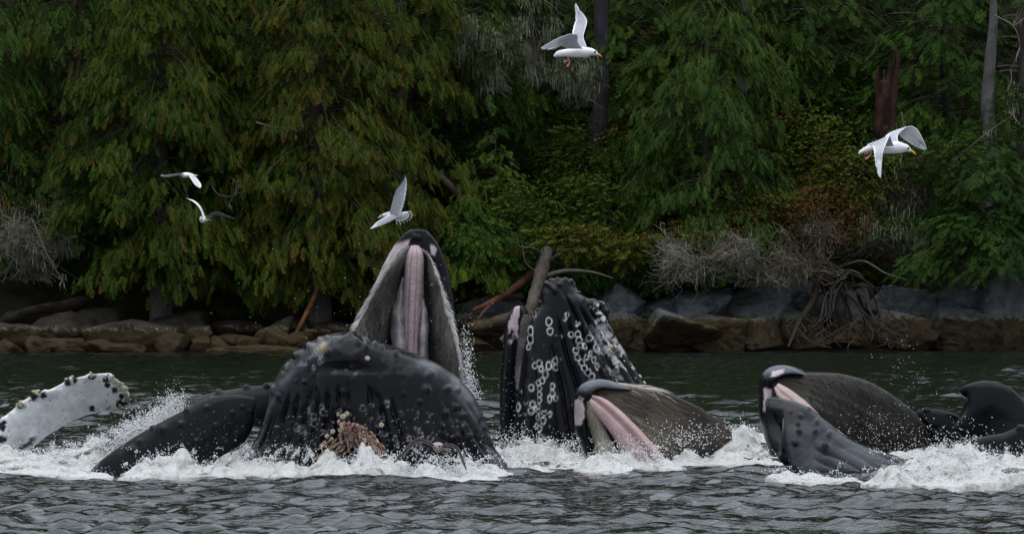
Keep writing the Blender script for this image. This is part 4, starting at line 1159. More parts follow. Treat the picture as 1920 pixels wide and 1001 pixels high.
# upper jaw: skin shell behind, baleen on both sides, palate ridge
def up_col(px, py, u, t, C, fr):
    n = fbm(px * .12, py * .12, 0, 3, 9) * 8
    C = patch(C, sstep(3, -2, np.abs(px - (740 - (py - 480) * .55) ) - 13 + n * .4) * sstep(545, 525, py) * sstep(452, 462, py + (px - 745) * .3), PINKW)
    C = patch(C, sstep(10, 6, np.hypot((px - 812) / .8, (py - 468) / 1.25) + n * .7) * 1.0, PINKW)
    C = patch(C, sstep(0.05, .5, fbm(px * .05, py * .05, 0, 3, 19)) * .4, (.04, .045, .055))
    return C
def up_rel(px, py, u, t):
    return .02 * gauss(px, py, 776, 445, 6) + .02 * gauss(px, py, 786, 446, 5) + .015 * gauss(px, py, 800, 470, 12)
oAu, SAu = loft('upper_jaw', [(783, 430), (765, 433), (742, 455), (722, 490), (698, 540), (672, 590), (650, 640), (640, 720), (640, 860)], [(787, 430), (803, 434), (824, 462), (838, 500), (847, 545), (856, 600), (868, 660), (876, 730), (880, 860)],
                M_SKIN, A, 81.6, None, [.05, .12, .16, .14, .12, .12, .12, .12, .12], [.2, .45, .6, .7, .8, .9, 1, 1, 1], ns=200, nt=170, fn=up_rel, cfn=up_col, q=.7)
def bal_rel(ang, amp=.005, fr=.55, fold=.012):
    def f(px, py, u, t):
        k = px * math.cos(ang) + py * math.sin(ang)
        return amp * np.sin(k * fr + 3 * fbm(px * .02, py * .02, 0, 2, 6)) + .05 * fbm(px * .025, py * .012, 0, 3, 14) + fold * fbm(u * 16, t * 2.2, 0, 3, 23)
    return f
GB0, GB1 = (.060, .056, .051), (.18, .17, .158)
def bal_col(c0, c1, fy=.02, fx=.08, sd=3):
    def f(px, py, u, t, C, fr):
        n = .5 + .8 * fbm(px * fx, py * fy, 0, 4, sd)
        return patch(np.broadcast_to(np.array(c0), C.shape).copy(), n, c1)
    return f
oBl, SBl = loft('baleen', [(778, 462), (752, 470), (722, 512), (695, 555), (668, 605), (645, 655), (630, 720)], [(782, 462), (768, 475), (760, 520), (752, 570), (742, 620), (738, 670), (740, 730)],
                M_BAL, A, [81.3, 81.2, 80.95, 80.8, 80.7, 80.6, 80.5], [81.35, 81.4, 81.5, 81.55, 81.6, 81.6, 81.6], [.03, .08, .13, .17, .2, .2, .2], .05, ns=120, nt=120, fn=bal_rel(.9), cfn=bal_col(GB0, GB1))
oBr, SBr = loft('baleen', [(780, 462), (792, 478), (796, 520), (800, 570), (802, 620), (800, 670), (800, 740)], [(784, 462), (806, 482), (824, 525), (840, 575), (855, 625), (866, 680), (874, 750)],
                M_BAL, A, [81.35, 81.4, 81.5, 81.55, 81.6, 81.6, 81.6], [81.3, 81.2, 81.0, 80.9, 80.8, 80.7, 80.6], [.03, .06, .09, .11, .13, .13, .13], .05, ns=100, nt=120, fn=bal_rel(2.2), cfn=bal_col(GB0, GB1, sd=5))
def pal_rel(px, py, u, t):
    return -.012 * np.exp(-((u - .30) / .04) ** 2) - .010 * np.exp(-((u - .66) / .04) ** 2) + .01 * np.exp(-((u - .5) / .12) ** 2)
def pal_col(px, py, u, t, C, fr):
    C = np.broadcast_to(np.array((.34, .26, .27)), C.shape).copy()
    C = patch(C, np.exp(-((u - .30) / .03) ** 2) + np.exp(-((u - .66) / .03) ** 2), (.20, .12, .13))
    return patch(C, np.exp(-((u - .5) / .12) ** 2) * .6, (.28, .20, .23))
oPl, SPl = loft('palate', [(770, 460), (761, 480), (756, 530), (754, 580), (754, 630), (752, 680), (750, 740)], [(786, 460), (795, 480), (795, 530), (793, 580), (790, 630), (790, 680), (792, 740)],
                M_PAL, A, 81.3, None, [.1, .28, .34, .36, .36, .36, .36], .05, ns=90, nt=120, fn=pal_rel, cfn=pal_col)
# the wet frothy membrane beside the palate
def mem_col(px, py, u, t, C, fr):
    return patch(np.broadcast_to(np.array((.11, .10, .102)), C.shape).copy(), .5 + .9 * fbm(px * .08, py * .05, 0, 4, 66), (.28, .26, .27))
loft('gum', [(752, 520), (742, 560), (735, 600), (738, 640), (744, 700)], [(758, 520), (760, 560), (762, 600), (764, 640), (764, 700)], M_PAL, A, 81.2, None, [.02, .16, .24, .28, .3], .05, ns=60, nt=60, cfn=mem_col, lump=.03)
loft('gum', [(790, 560), (788, 600), (786, 640), (785, 700)], [(796, 560), (800, 600), (801, 640), (800, 700)], M_PAL, A, 81.2, None, [.02, .16, .22, .25], .05, ns=50, nt=60, cfn=mem_col, lump=.03)
rg = np.random.default_rng(9)
hairs('baleen_fringe', SBl, 3000, .10, GB0, (.27, .255, .235), A, rg, 1, .5, .0032, .04)
hairs('baleen_fringe', SBl, 700, .05, (.3, .3, .3), (.55, .55, .55), A, rg, 1, -1.2, .0032, .05, u0=.0, u1=.07, t0=.05)
hairs('baleen_fringe', SBr, 2600, .10, GB0, (.27, .255, .235), A, rg, 1, -.3, .0032, .04)
hairs('baleen_fringe', SBr, 700, .05, (.3, .3, .3), (.55, .55, .55), A, rg, 1, 1.2, .0032, .05, u0=.93, u1=1.0, t0=.05)

# ================================================================== whale B : black snout on the left
Bw = thing('humpback_whale', 'black whale at left lying on its side, smooth dark snout with scattered knobs', 'whale', W(330, 885, 79), 'humpback whales lunge feeding')
B_t = [(350, 768, 6, .05), (388, 764, 6, .05), (437, 773, 6, .04), (340, 795, 8, .05), (306, 804, 9, .05), (407, 798, 8, .045), (455, 762, 5, .03), (370, 826, 7, .04), (300, 852, 8, .04), (247, 842, 9, .05), (470, 770, 5, .03), (420, 825, 6, .03),
       (443, 815, 7, .03), (285, 800, 5, .04), (262, 826, 5, .04)]
def B_col(px, py, u, t, C, fr):
    return patch(C, .5 + .6 * fbm(px * .02, py * .02, 0, 4, 41), (.009, .0095, .0115))
loft('upper_jaw', [(478, 757), (476, 746), (440, 740), (395, 745), (345, 768), (290, 797), (240, 826), (190, 862), (150, 905)], [(479, 762), (477, 790), (460, 825), (425, 850), (385, 868), (330, 890), (290, 910), (230, 925), (180, 935)],
     M_SKIN, Bw, 79.15, [79.3, 79.25, 79.2, 79.15, 79.1, 79.05, 79, 79, 79], [.03, .08, .12, .15, .17, .18, .18, .15, .12], [.03, .1, .15, .2, .2, .2, .2, .2, .2], ns=200, nt=230, fn=lambda px, py, u, t: .65 * bumps(px, py, B_t), cfn=B_col)
loft('lower_jaw', [(515, 722), (470, 724), (420, 732), (375, 742), (325, 762), (280, 790), (230, 815), (150, 850), (60, 890)], [(515, 800), (480, 800), (430, 790), (385, 790), (345, 800), (300, 825), (250, 850), (170, 880), (80, 910)],
     M_SKIN, Bw, 81.9, 81.8, [.1, .16, .2, .22, .25, .25, .25, .2, .1], .3, ns=140, nt=200, fn=lambda px, py, u, t: bumps(px, py, [(500, 723, 6, .05), (462, 724, 7, .05), (410, 733, 8, .05), (360, 746, 7, .05), (399, 748, 6, .04), (330, 762, 6, .04)]), cfn=B_col)

# ================================================================== flipper C
Cf = thing('whale_flipper', 'white raised pectoral flipper with barnacle clusters along its front edge at far left', 'whale flipper', W(20, 860, 83.5))
C_t = [(38, 758, 9, .05), (68, 736, 12, .07), (85, 734, 7, .04), (132, 712, 10, .05), (170, 703, 10, .05), (205, 708, 9, .04), (174, 766, 6, .02)]
def C_col(px, py, u, t, C, fr):
    C = np.broadcast_to(np.array((.72, .74, .76)), C.shape).copy()
    C = patch(C, sstep(.1, .6, fbm(px * .03, py * .05, 0, 4, 51)) * .35, (.42, .44, .46))
    n = fbm(px * .15, py * .15, 0, 3, 53) * 6
    dk = np.zeros_like(px)
    for x, y, r in [(40, 760, 9), (66, 742, 10), (80, 740, 8), (128, 714, 8), (142, 712, 5), (172, 706, 6), (200, 712, 9), (202, 722, 7), (216, 730, 7), (232, 742, 8), (240, 756, 7), (225, 758, 8), (174, 766, 6), (4, 800, 9), (3, 822, 9), (10, 790, 6), (206, 766, 4)]:
        dk = np.maximum(dk, sstep(1.6, -1.6, np.hypot(px - x, py - y) - r * .85 + n))
    C = patch(C, dk, (.02, .02, .024))
    C = patch(C, sstep(2, -1, np.abs((py - 845) + (px - 35) * .75) - 5 + n) * sstep(20, 30, px) * sstep(75, 60, px), (.09, .09, .10))
    sc = sstep(.62, .7, fbm(px * .3, py * .12, 0, 2, 55)); return patch(C, sc * .8, (.05, .05, .05))
oC, SC = loft('fin', [(-30, 850), (0, 790), (22, 768), (52, 745), (90, 731), (130, 713), (172, 702), (205, 703), (232, 722), (243, 740)], [(-25, 900), (30, 858), (62, 838), (92, 815), (125, 795), (160, 779), (192, 771), (215, 768), (235, 764), (243, 752)],
               M_SKIN, Cf, [83.5, 83.5, 83.4, 83.3, 83.2, 83.2, 83.2, 83.2, 83.2, 83.2], [83.7] * 10, [.12, .12, .12, .11, .1, .09, .08, .07, .05, .02], [.12, .12, .12, .11, .1, .09, .08, .07, .05, .02], ns=180, nt=230, fn=lambda px, py, u, t: bumps(px, py, C_t) + .03 * fbm(px * .08, py * .08, 0, 3, 60) * np.exp(-(u / .12) ** 2), cfn=C_col)
rg = np.random.default_rng(12)
bp = []
for cx, cy, r, n in [(40, 758, 7, 10), (68, 734, 8, 12), (132, 710, 8, 8), (170, 704, 8, 10), (203, 707, 6, 6), (218, 718, 9, 20), (230, 728, 9, 20), (240, 745, 7, 16), (224, 762, 5, 5), (243, 757, 5, 5)]:
    for k in range(n):
        bp.append((cx + rg.normal(0, r * .6), cy + rg.normal(0, r * .5), rg.uniform(1.8, 3.4)))
barnacles(SC, bp, Cf)

# ================================================================== whale D : upright, scarred throat
Dw = thing('humpback_whale', 'upright black whale right of centre with white ring scars in chains down its throat', 'whale', W(1070, 855, 86), 'humpback whales lunge feeding')
D_t = [(1022, 530, 4, .02), (1030, 534, 5, .035), (1037, 540, 6, .035), (1041, 546, 6, .04), (1049, 534, 5, .03), (1060, 524, 5, .025), (1070, 528, 6, .04), (1076, 533, 4, .025), (1032, 525, 4, .02), (1045, 522, 4, .02), (1085, 548, 3, .03), (1094, 562, 5, .03),
       (1010, 566, 3, .03), (1006, 580, 3, .03), (1112, 565, 9, .03), (1125, 572, 9, .06), (1134, 586, 10, .07), (1135, 600, 8, .03)]
def D_phi(px, py): return (px - 985) / np.maximum(py - 392, 20)
def D_groove(px, py):
    ph = D_phi(px, py) + .012 * fbm(px * .015, py * .015, 0, 2, 71)
    s = np.abs(np.sin(np.pi * (ph - .10) / .092))
    st = np.interp(ph, [.1, .25, .45, .7, .9], [640, 600, 560, 555, 575]) + 30 * vnoise(np.floor((ph - .1) / .092 + .5) * 3.1, 0, 0, 7)
    return s, sstep(0, 40, py - st) * sstep(.10, .2, ph), ph
def D_relief(px, py, u, t):
    s, m, ph = D_groove(px, py)
    d = bumps(px, py, D_t) - .11 * m * (1 - s ** .5)
    d += -.06 * gauss(px, py, 1000, 790, 6, 90) + .008 * fbm(px * .05, py * .05, 0, 4, 72)
    return d
D_r = [(1029, 602, 6, 8), (1031, 620, 6, 7), (1001, 588, 4, 7), (995, 620, 5, 9), (994, 635, 6, 9), (991, 650, 4, 5), (1070, 625, 5, 6), (1083, 625, 6, 6), (1085, 636, 6, 6), (1088, 646, 6, 5), (1105, 632, 6, 6), (1119, 650, 6, 8), (1079, 655, 6, 6), (1082, 668, 6, 6), (1090, 677, 6, 6), (1095, 687, 6, 6), (1102, 695, 6, 6), (1109, 703, 5, 6),
       (1002, 684, 5, 6), (1011, 680, 5, 7), (1014, 690, 4, 6), (1028, 684, 5, 8), (1039, 674, 5, 7), (1039, 686, 4, 6), (1022, 700, 5, 8), (1016, 712, 5, 6), (1008, 716, 5, 6), (1010, 726, 5, 6), (1010, 738, 5, 6), (994, 725, 4, 6), (1035, 722, 4, 6), (1035, 735, 4, 7), (1030, 745, 4, 7), (1041, 744, 4, 5), (1010, 748, 5, 6), (1008, 760, 5, 5), (1008, 768, 5, 5), (996, 756, 4, 6), (994, 768, 4, 6), (1002, 764, 4, 5),
       (1006, 780, 5, 6), (1020, 772, 5, 5), (1018, 786, 5, 7), (1031, 774, 3, 5), (1003, 795, 5, 5), (1011, 801, 5, 6), (1007, 812, 5, 5), (1014, 817, 5, 5), (1009, 826, 5, 5), (1018, 832, 4, 5), (1005, 834, 4, 4), (972, 762, 4, 8), (1099, 668, 4, 5), (1108, 660, 4, 6), (1114, 672, 5, 7), (1120, 684, 4, 7), (1096, 647, 5, 6)]
def D_col(px, py, u, t, C, fr):
    C = patch(C, rings(px, py, [(a, b, c * .92, d * .92) for a, b, c, d in D_r], .9) * sstep(-.75, .15, fbm(px * .16, py * .16, 0, 3, 87) + .1), (.60, .60, .61))
    s, m, ph = D_groove(px, py)
    n = fbm(ph * 42, py * .07, 0, 4, 81)
    band = sstep(.47, .56, ph) * sstep(585, 640, py) * (.35 + .65 * s)
    C = patch(C, band * sstep(-.06, .14, n + .12 * sstep(.6, .9, ph)) * sstep(-.45, .1, fbm(px * .33, py * .25, 0, 3, 99)) * .95, (.40, .40, .41))
    blob = np.maximum.reduce([gauss(px, py, 1112, 575, 9, 9), gauss(px, py, 1120, 585, 10, 7), gauss(px, py, 1128, 600, 12, 12), gauss(px, py, 1135, 615, 8, 14), gauss(px, py, 1060, 592, 5, 8), gauss(px, py, 1083, 606, 7, 6)])
    C = patch(C, sstep(.42, .6, blob + n * .8) * sstep(-.35, .25, fbm(px * .3, py * .22, 0, 3, 93)) * .9, (.50, .50, .51))
    C = patch(C, gauss(px, py, 1090, 545, 26, 5, .9) * sstep(-.1, .3, n) * .6, (.3, .31, .33))
    sp = fbm(px * .3, py * .22, 0, 2, 83)
    return patch(C, sstep(.5, .62, sp) * .5 * sstep(0, 60, py - 800 + (px < 990) * 100), (.4, .4, .4))
oD, SD = loft('lower_jaw', [(1046, 520), (1026, 524), (1014, 545), (1006, 575), (992, 605), (985, 640), (977, 690), (970, 740), (964, 800), (960, 860), (955, 930)], [(1052, 520), (1072, 526), (1092, 553), (1122, 566), (1140, 590), (1152, 625), (1178, 670), (1205, 712), (1228, 760), (1245, 830), (1260, 930)],
                M_SKIN, Dw, 86.3, None, [.04, .30, .42, .5, .56, .62, .68, .74, .8, .85, .9], [.04, .2, .3, .4, .5, .6, .7, .8, .9, 1, 1], ns=330, nt=300, fn=D_relief, cfn=D_col)
barnacles(SD, [(1138, 633, 4.5), (1145, 649, 4.8), (1154, 651, 5), (1156, 690, 4.2), (1185, 692, 4.2), (1199, 706, 4.5), (1209, 718, 4.5), (1163, 668, 2.5), (1170, 676, 2.5), (1148, 668, 2.2)], Dw)
def Du_col(px, py, u, t, C, fr):
    n = fbm(px * .15, py * .1, 0, 3, 91) * .12
    return patch(C, sstep(.10, .02, np.abs(u - .36 + .15 * t + n) - .12) * sstep(.03, .06, t) * sstep(.40, .33, t + n), PINKW)
oDu, SDu = loft('upper_jaw', [(972, 573), (962, 577), (950, 600), (943, 650), (938, 710), (937, 780), (936, 850), (936, 930)], [(976, 573), (986, 577), (994, 600), (996, 650), (996, 710), (995, 780), (992, 850), (990, 930)], M_SKIN, Dw, 87.6, 87.9, [.05, .18, .25, .3, .3, .3, .3, .3], .6, ns=120, nt=200, cfn=Du_col,
                   fn=lambda px, py, u, t: -.05 * np.exp(-((u - .62) / .05) ** 2))
oDb, SDb = loft('baleen', [(982, 590), (976, 610), (971, 650), (969, 690), (967, 730)], [(994, 590), (998, 610), (996, 650), (988, 690), (974, 732)], M_BAL, Dw, 87.3, 87.1, [.05, .1, .12, .1, .04], .1, ns=60, nt=120, fn=bal_rel(1.4, .002, .8), cfn=bal_col((.03, .028, .026), (.12, .115, .11), .15, .03))
rg = np.random.default_rng(19)
hairs('baleen_fringe', SDb, 1300, .05, (.04, .036, .033), (.22, .21, .20), Dw, rg, .5, -2.5, .0035, .02)

# ================================================================== whale E : brown baleen, palate diagonal
Ew = thing('humpback_whale', 'low whale right of centre with brown hairy baleen and a diagonal pink palate', 'whale', W(1200, 865, 82.5), 'humpback whales lunge feeding')
def E_col(px, py, u, t, C, fr):
    n = fbm(px * .15, py * .15, 0, 3, 95) * 5
    C = patch(C, sstep(3, -1, np.hypot((px - 1086) / .9, (py - 770) / 2.5) - 10 + n), PINKW)
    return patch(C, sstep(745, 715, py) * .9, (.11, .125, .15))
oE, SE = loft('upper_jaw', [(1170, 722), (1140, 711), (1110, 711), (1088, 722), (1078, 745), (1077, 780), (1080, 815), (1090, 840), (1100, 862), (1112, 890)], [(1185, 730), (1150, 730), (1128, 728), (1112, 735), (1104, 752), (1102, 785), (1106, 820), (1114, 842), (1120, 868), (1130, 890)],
               M_SKIN, Ew, [82.3, 82.1, 82, 81.9, 81.9, 81.9, 81.9, 81.9, 81.9, 81.9], [82.1, 82, 81.9, 81.8, 81.8, 81.8, 81.8, 81.8, 81.8, 81.8], [.05, .12, .16, .18, .18, .18, .18, .16, .12, .1], [.2, .3, .4, .4, .4, .4, .4, .3, .2, .2], ns=120, nt=220, cfn=E_col, fn=lambda px, py, u, t: .02 * gauss(px, py, 1095, 735, 8) - .01 * gauss(px, py, 1098, 728, 3))
BB0, BB1 = (.010, .0075, .0055), (.038, .030, .021)
oEb, SEb = loft('baleen', [(1100, 728), (1140, 722), (1185, 724), (1240, 733), (1290, 752), (1328, 778), (1356, 800), (1368, 812)], [(1104, 745), (1125, 765), (1150, 800), (1190, 835), (1235, 870), (1285, 868), (1335, 848), (1369, 822)],
                M_BAL, Ew, [82.1, 82.2, 82.3, 82.4, 82.5, 82.6, 82.7, 82.8], [81.9, 82.0, 82.1, 82.1, 82.1, 82.3, 82.5, 82.7], [.05, .12, .17, .2, .22, .2, .14, .04], [.1, .3, .4, .5, .5, .5, .3, .05], ns=180, nt=170, fn=bal_rel(.2, .004, .35, .022), cfn=bal_col(BB0, BB1, .03, .05, 33))
def E_pc(px, py, u, t, C, fr):
    C = np.broadcast_to(np.array((.42, .30, .30)), C.shape).copy()
    C = patch(C, np.exp(-((u - .35) / .09) ** 2) * .8, (.32, .19, .185))
    return patch(C, sstep(.5, .8, u) * .55, (.42, .30, .32))
oEp, SEp = loft('palate', [(1112, 742), (1130, 745), (1155, 762), (1185, 790), (1215, 820), (1245, 855), (1262, 885)], [(1104, 752), (1108, 768), (1122, 785), (1142, 808), (1160, 835), (1180, 865), (1190, 890)],
                M_PAL, Ew, 81.75, 81.7, [.05, .09, .11, .11, .11, .11, .11], .2, ns=80, nt=120, cfn=E_pc, fn=lambda px, py, u, t: .03 * np.exp(-((u - .2) / .1) ** 2) - .03 * np.exp(-((u - .4) / .08) ** 2))
oEl, SEl = loft('baleen', [(1103, 752), (1102, 780), (1108, 815), (1116, 845), (1122, 885)], [(1112, 760), (1122, 785), (1140, 815), (1156, 845), (1172, 890)], M_BAL, Ew, 81.7, 81.75, [.04, .08, .1, .1, .1], .1, ns=60, nt=100, fn=bal_rel(.3, .01, .8), cfn=bal_col((.15, .13, .10), (.38, .36, .31), .02, .12, 35))
rg = np.random.default_rng(29)
def Ecf(C, t, u):
    m = np.clip(np.exp(-((u - .62) / .13) ** 2) * np.exp(-((t - .35) / .22) ** 2) * 1.3 * rg.uniform(.2, 1, len(t)), 0, 1)[:, None]
    return C * (1 - m) + np.array((.27, .26, .19)) * m
hairs('baleen_fringe', SEb, 8000, .17, BB0, (.085, .068, .050), Ew, rg, .9, .35, .0036, .045, u1=.9, jit=.3, cf=Ecf)
hairs('baleen_fringe', SEl, 1300, .25, (.16, .14, .11), (.45, .42, .36), Ew, rg, 1, .1, .0036, .03)
hairs('baleen_fringe', SEb, 260, .2, (.4, .38, .34), (.5, .48, .44), Ew, rg, 1, 0, .005, .05, u0=.0, u1=.05, t0=0, t1=.3)

# ================================================================== whale F : right, dark baleen and grey lower jaw
Fw = thing('humpback_whale', 'whale at right with dark baleen above a glossy grey lower jaw with black knobs', 'whale', W(1560, 880, 80), 'humpback whales lunge feeding')
def F_col(px, py, u, t, C, fr):
    n = fbm(px * .15, py * .15, 0, 3, 105) * 4
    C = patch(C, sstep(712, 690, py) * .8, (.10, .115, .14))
    C = patch(C, sstep(2, -2, np.abs((py - 698) + (px - 1458) * .3) - 6 + n) * sstep(1443, 1448, px + n) * sstep(1472, 1467, px + n), PINKW)
    C = patch(C, sstep(2, -2, np.abs(px - 1438) - 8 + n) * sstep(725, 730, py + n) * sstep(775, 762, py + n), PINKW)
    return C
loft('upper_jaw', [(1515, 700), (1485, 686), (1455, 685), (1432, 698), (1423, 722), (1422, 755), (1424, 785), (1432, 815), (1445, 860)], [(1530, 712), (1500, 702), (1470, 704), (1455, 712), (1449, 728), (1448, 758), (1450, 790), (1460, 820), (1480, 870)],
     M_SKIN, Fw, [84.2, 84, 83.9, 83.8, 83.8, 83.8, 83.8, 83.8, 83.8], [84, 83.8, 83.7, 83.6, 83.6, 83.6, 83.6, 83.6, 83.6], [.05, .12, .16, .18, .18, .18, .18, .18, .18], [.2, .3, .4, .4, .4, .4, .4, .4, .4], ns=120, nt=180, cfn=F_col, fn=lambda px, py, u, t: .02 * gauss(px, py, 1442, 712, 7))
DB0, DB1 = (.0045, .0036, .003), (.011, .009, .0075)
oFb, SFb = loft('baleen', [(1452, 712), (1480, 700), (1530, 698), (1590, 702), (1640, 718), (1690, 750), (1722, 782), (1740, 815), (1744, 850)], [(1456, 722), (1480, 745), (1515, 775), (1550, 800), (1585, 830), (1630, 860), (1670, 866), (1715, 870), (1742, 868)],
                M_BAL, Fw, [83.7, 83.9, 84, 84.1, 84.2, 84.3, 84.4, 84.5, 84.6], [83.6, 83.6, 83.6, 83.7, 83.8, 84, 84.2, 84.3, 84.4], [.05, .10, .15, .19, .2, .2, .17, .12, .05], [.1, .3, .4, .5, .5, .5, .5, .3, .1], ns=180, nt=180, fn=bal_rel(.1, .004, .35, .02), cfn=bal_col(DB0, DB1, .03, .05, 37))
loft('palate', [(1460, 718), (1478, 728), (1510, 752), (1545, 785), (1580, 812), (1610, 840)], [(1452, 728), (1460, 745), (1490, 768), (1522, 792), (1555, 820), (1575, 850)], M_PAL, Fw, 83.3, 83.1, [.04, .07, .09, .09, .09, .08], .2, ns=70, nt=100,
     cfn=lambda px, py, u, t, C, fr: patch(np.broadcast_to(np.array((.40, .30, .29)), C.shape).copy(), np.exp(-((u - .5) / .06) ** 2) * .7, (.2, .11, .1)), fn=lambda px, py, u, t: -.03 * np.exp(-((u - .5) / .08) ** 2))
rg = np.random.default_rng(39)
def Fcf(C, t, u):
    m = np.clip(np.exp(-((u - .62) / .14) ** 2) * np.exp(-((t - .2) / .12) ** 2) * rg.uniform(0, 1, len(t)) * .8, 0, 1)[:, None]
    return C * (1 - m) + np.array((.14, .14, .10)) * m
hairs('baleen_fringe', SFb, 5500, .13, DB0, (.020, .016, .013), Fw, rg, .35, .8, .0038, .045, jit=.3, cf=Fcf)
F_t = [(1499, 778, 5, .035), (1494, 793, 5, .035), (1496, 807, 6, .045), (1526, 807, 6, .045), (1489, 829, 7, .05), (1544, 833, 7, .045), (1530, 790, 6, .03), (1480, 770, 4, .02), (1551, 813, 7, .03), (1517, 765, 4, .02)]
def F_rel(px, py, u, t):
    d = bumps(px, py, F_t)
    k = (py - 845) - (px - 1530) * .42 + 9 * np.sin((px - 1500) / 42.0)
    m = sstep(1515, 1550, px) * sstep(-25, -5, k)
    d -= .10 * m * (1 - np.abs(np.sin(k / 6.6)) ** .5)
    k2 = (py - 800) - (px - 1560) * .55
    d -= .03 * sstep(1540, 1570, px) * np.exp(-(k2 / 2.5) ** 2)
    # hollow behind the lip at the tip
    d -= .20 * sstep(1469, 1458, px + (py - 800) * .05) * sstep(762, 785, py) * sstep(858, 838, py)
    d += .05 * np.exp(-((px - (1468 - (830 - py) * .12 * (py < 830))) / 4.5) ** 2) * sstep(765, 785, py) * sstep(850, 838, py)
    return d + .006 * fbm((px + py) * .1, (px - py) * .02, 0, 3, 44)
def F_lc(px, py, u, t, C, fr):
    g = .5 + .7 * fbm(px * .02, py * .04, 0, 4, 111)
    C = patch(C, sstep(.1, .8, g) * sstep(1470, 1482, px - (830 - py) * -.12) * sstep(1720, 1560, px), (.040, .045, .055))
    for x, y, r, h in F_t: C = patch(C, sstep(1.15, .8, np.hypot(px - x, py - y) / r), (.015, .016, .02))
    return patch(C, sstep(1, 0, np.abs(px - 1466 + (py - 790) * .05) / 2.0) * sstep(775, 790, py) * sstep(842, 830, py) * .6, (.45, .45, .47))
oFl, SFl = loft('lower_jaw', [(1436, 750), (1445, 745), (1478, 750), (1515, 762), (1550, 788), (1585, 815), (1630, 838), (1690, 858), (1750, 885)], [(1434, 756), (1438, 790), (1442, 828), (1462, 862), (1490, 890), (1530, 908), (1590, 912), (1660, 912), (1740, 912)],
                 M_SKIN, Fw, 80.5, [80.4, 80.3, 80.1, 79.9, 79.8, 79.6, 79.5, 79.5, 79.5], [.03, .16, .26, .34, .4, .45, .45, .35, .2], [.03, .15, .25, .3, .3, .3, .3, .3, .2], ns=240, nt=240, fn=F_rel, cfn=F_lc)

# ================================================================== whale G : far right
Gw = thing('humpback_whale', 'black whale at the right edge, rounded dark lip with a hooked front corner', 'whale', W(1880, 850, 84.5), 'humpback whales lunge feeding')
loft('lower_jaw', [(1797, 731), (1816, 720), (1850, 713), (1880, 720), (1905, 735), (1935, 765), (1970, 810)], [(1801, 738), (1812, 756), (1790, 795), (1765, 835), (1830, 860), (1900, 870), (1980, 880)], M_SKIN, Gw, 84.3, 84.4, [.04, .12, .18, .22, .25, .28, .3], .3, ns=160, nt=160,
     fn=lambda px, py, u, t: -.06 * gauss(px, py, 1865, 790, 50, 36) + .02 * gauss(px, py, 1790, 800, 7, 14, .5), base=(.006, .007, .009))
loft('upper_jaw', [(1716, 772), (1735, 766), (1765, 768), (1800, 780), (1840, 800)], [(1728, 800), (1745, 830), (1775, 850), (1800, 860), (1850, 870)], M_SKIN, Gw, 84.7, None, [.04, .09, .11, .12, .1], .2, ns=90, nt=90,
     fn=lambda px, py, u, t: bumps(px, py, [(1737, 768, 6, .03)]) - .03 * np.exp(-((u - .5) / .06) ** 2))
Gf = thing('whale_flipper', 'dark flipper with a pale underside lying in foam at the lower right edge', 'whale flipper', W(1860, 865, 82))
def Gf_col(px, py, u, t, C, fr):
    return patch(C, sstep(.62, .70, u + .1 * fbm(px * .05, py * .1, 0, 3, 121)) * sstep(1830, 1860, px), (.42, .44, .42))
loft('fin', [(1776, 834), (1790, 826), (1830, 820), (1875, 812), (1905, 802), (1935, 790), (1990, 780)], [(1777, 842), (1800, 862), (1840, 872), (1880, 882), (1910, 888), (1940, 890), (1990, 890)], M_SKIN, Gf, 82.1, None, [.04, .10, .13, .15, .16, .17, .18], .2, ns=110, nt=130, cfn=Gf_col,
     fn=lambda px, py, u, t: bumps(px, py, [(1912, 800, 8, .04), (1818, 842, 6, .03), (1830, 850, 5, .03)]) + .008 * np.sin(px / 7.0 + u * 4))
# ------------------------------------------------------------------ gulls
M_GULL = mat_basic('plumage', (.8, .8, .8), 0.75, .15, 60, attr=True, var=.07, vscale=18, spec=.2)
M_BILL = mat_basic('bill_horn', (.62, .34, .04), 0.4, attr=True)
M_EYE = mat_basic('eye', (.01, .01, .01), 0.1)
GW, GG = (.80, .81, .82), (.48, .50, .54)
def flat(c0, edge=None, ew=.08, tip=None, tt=.85, stripes=0):
    """wing colour: c0 with pale leading and trailing margins and a tip colour"""
    def f(px, py, u, t, C, fr):
        C = np.broadcast_to(np.array(c0), C.shape).copy()
        C = C * (1 + .10 * fbm(px * .3, py * .3, 0, 3, 5))[..., None]
        if stripes: C = C * (1 - .22 * (np.sin(u * stripes) > .7) * sstep(.3, .6, t))[..., None]
        if edge: C = patch(C, sstep(ew, ew * .4, u) + sstep(1 - ew * 1.6, 1 - ew * .8, u), edge)
        if tip: C = patch(C, sstep(tt - .05, tt + .03, t), tip)
        return C
    return f
def serr(n, amp):
    """feather tips: scalloped trailing edge"""
    return lambda px, py, u, t: amp * (np.abs(np.sin(t * n * np.pi)) - .5) * sstep(.6, .95, u)
def wing(par, Ls, Rs, YL, YR, cf, ns=50, nt=70, name='wing', th=.018, n=14, feathers=None):
    o, S = loft(name, Ls, Rs, M_GULL, par, YL, YR, [th * 2] + [th] * 3 + [th * .4], [th * .6] + [th * .4] * 3 + [th * .2], ns=ns, nt=nt, cfn=cf, fn=serr(n, .014), q=.8, lump=0)
    return o
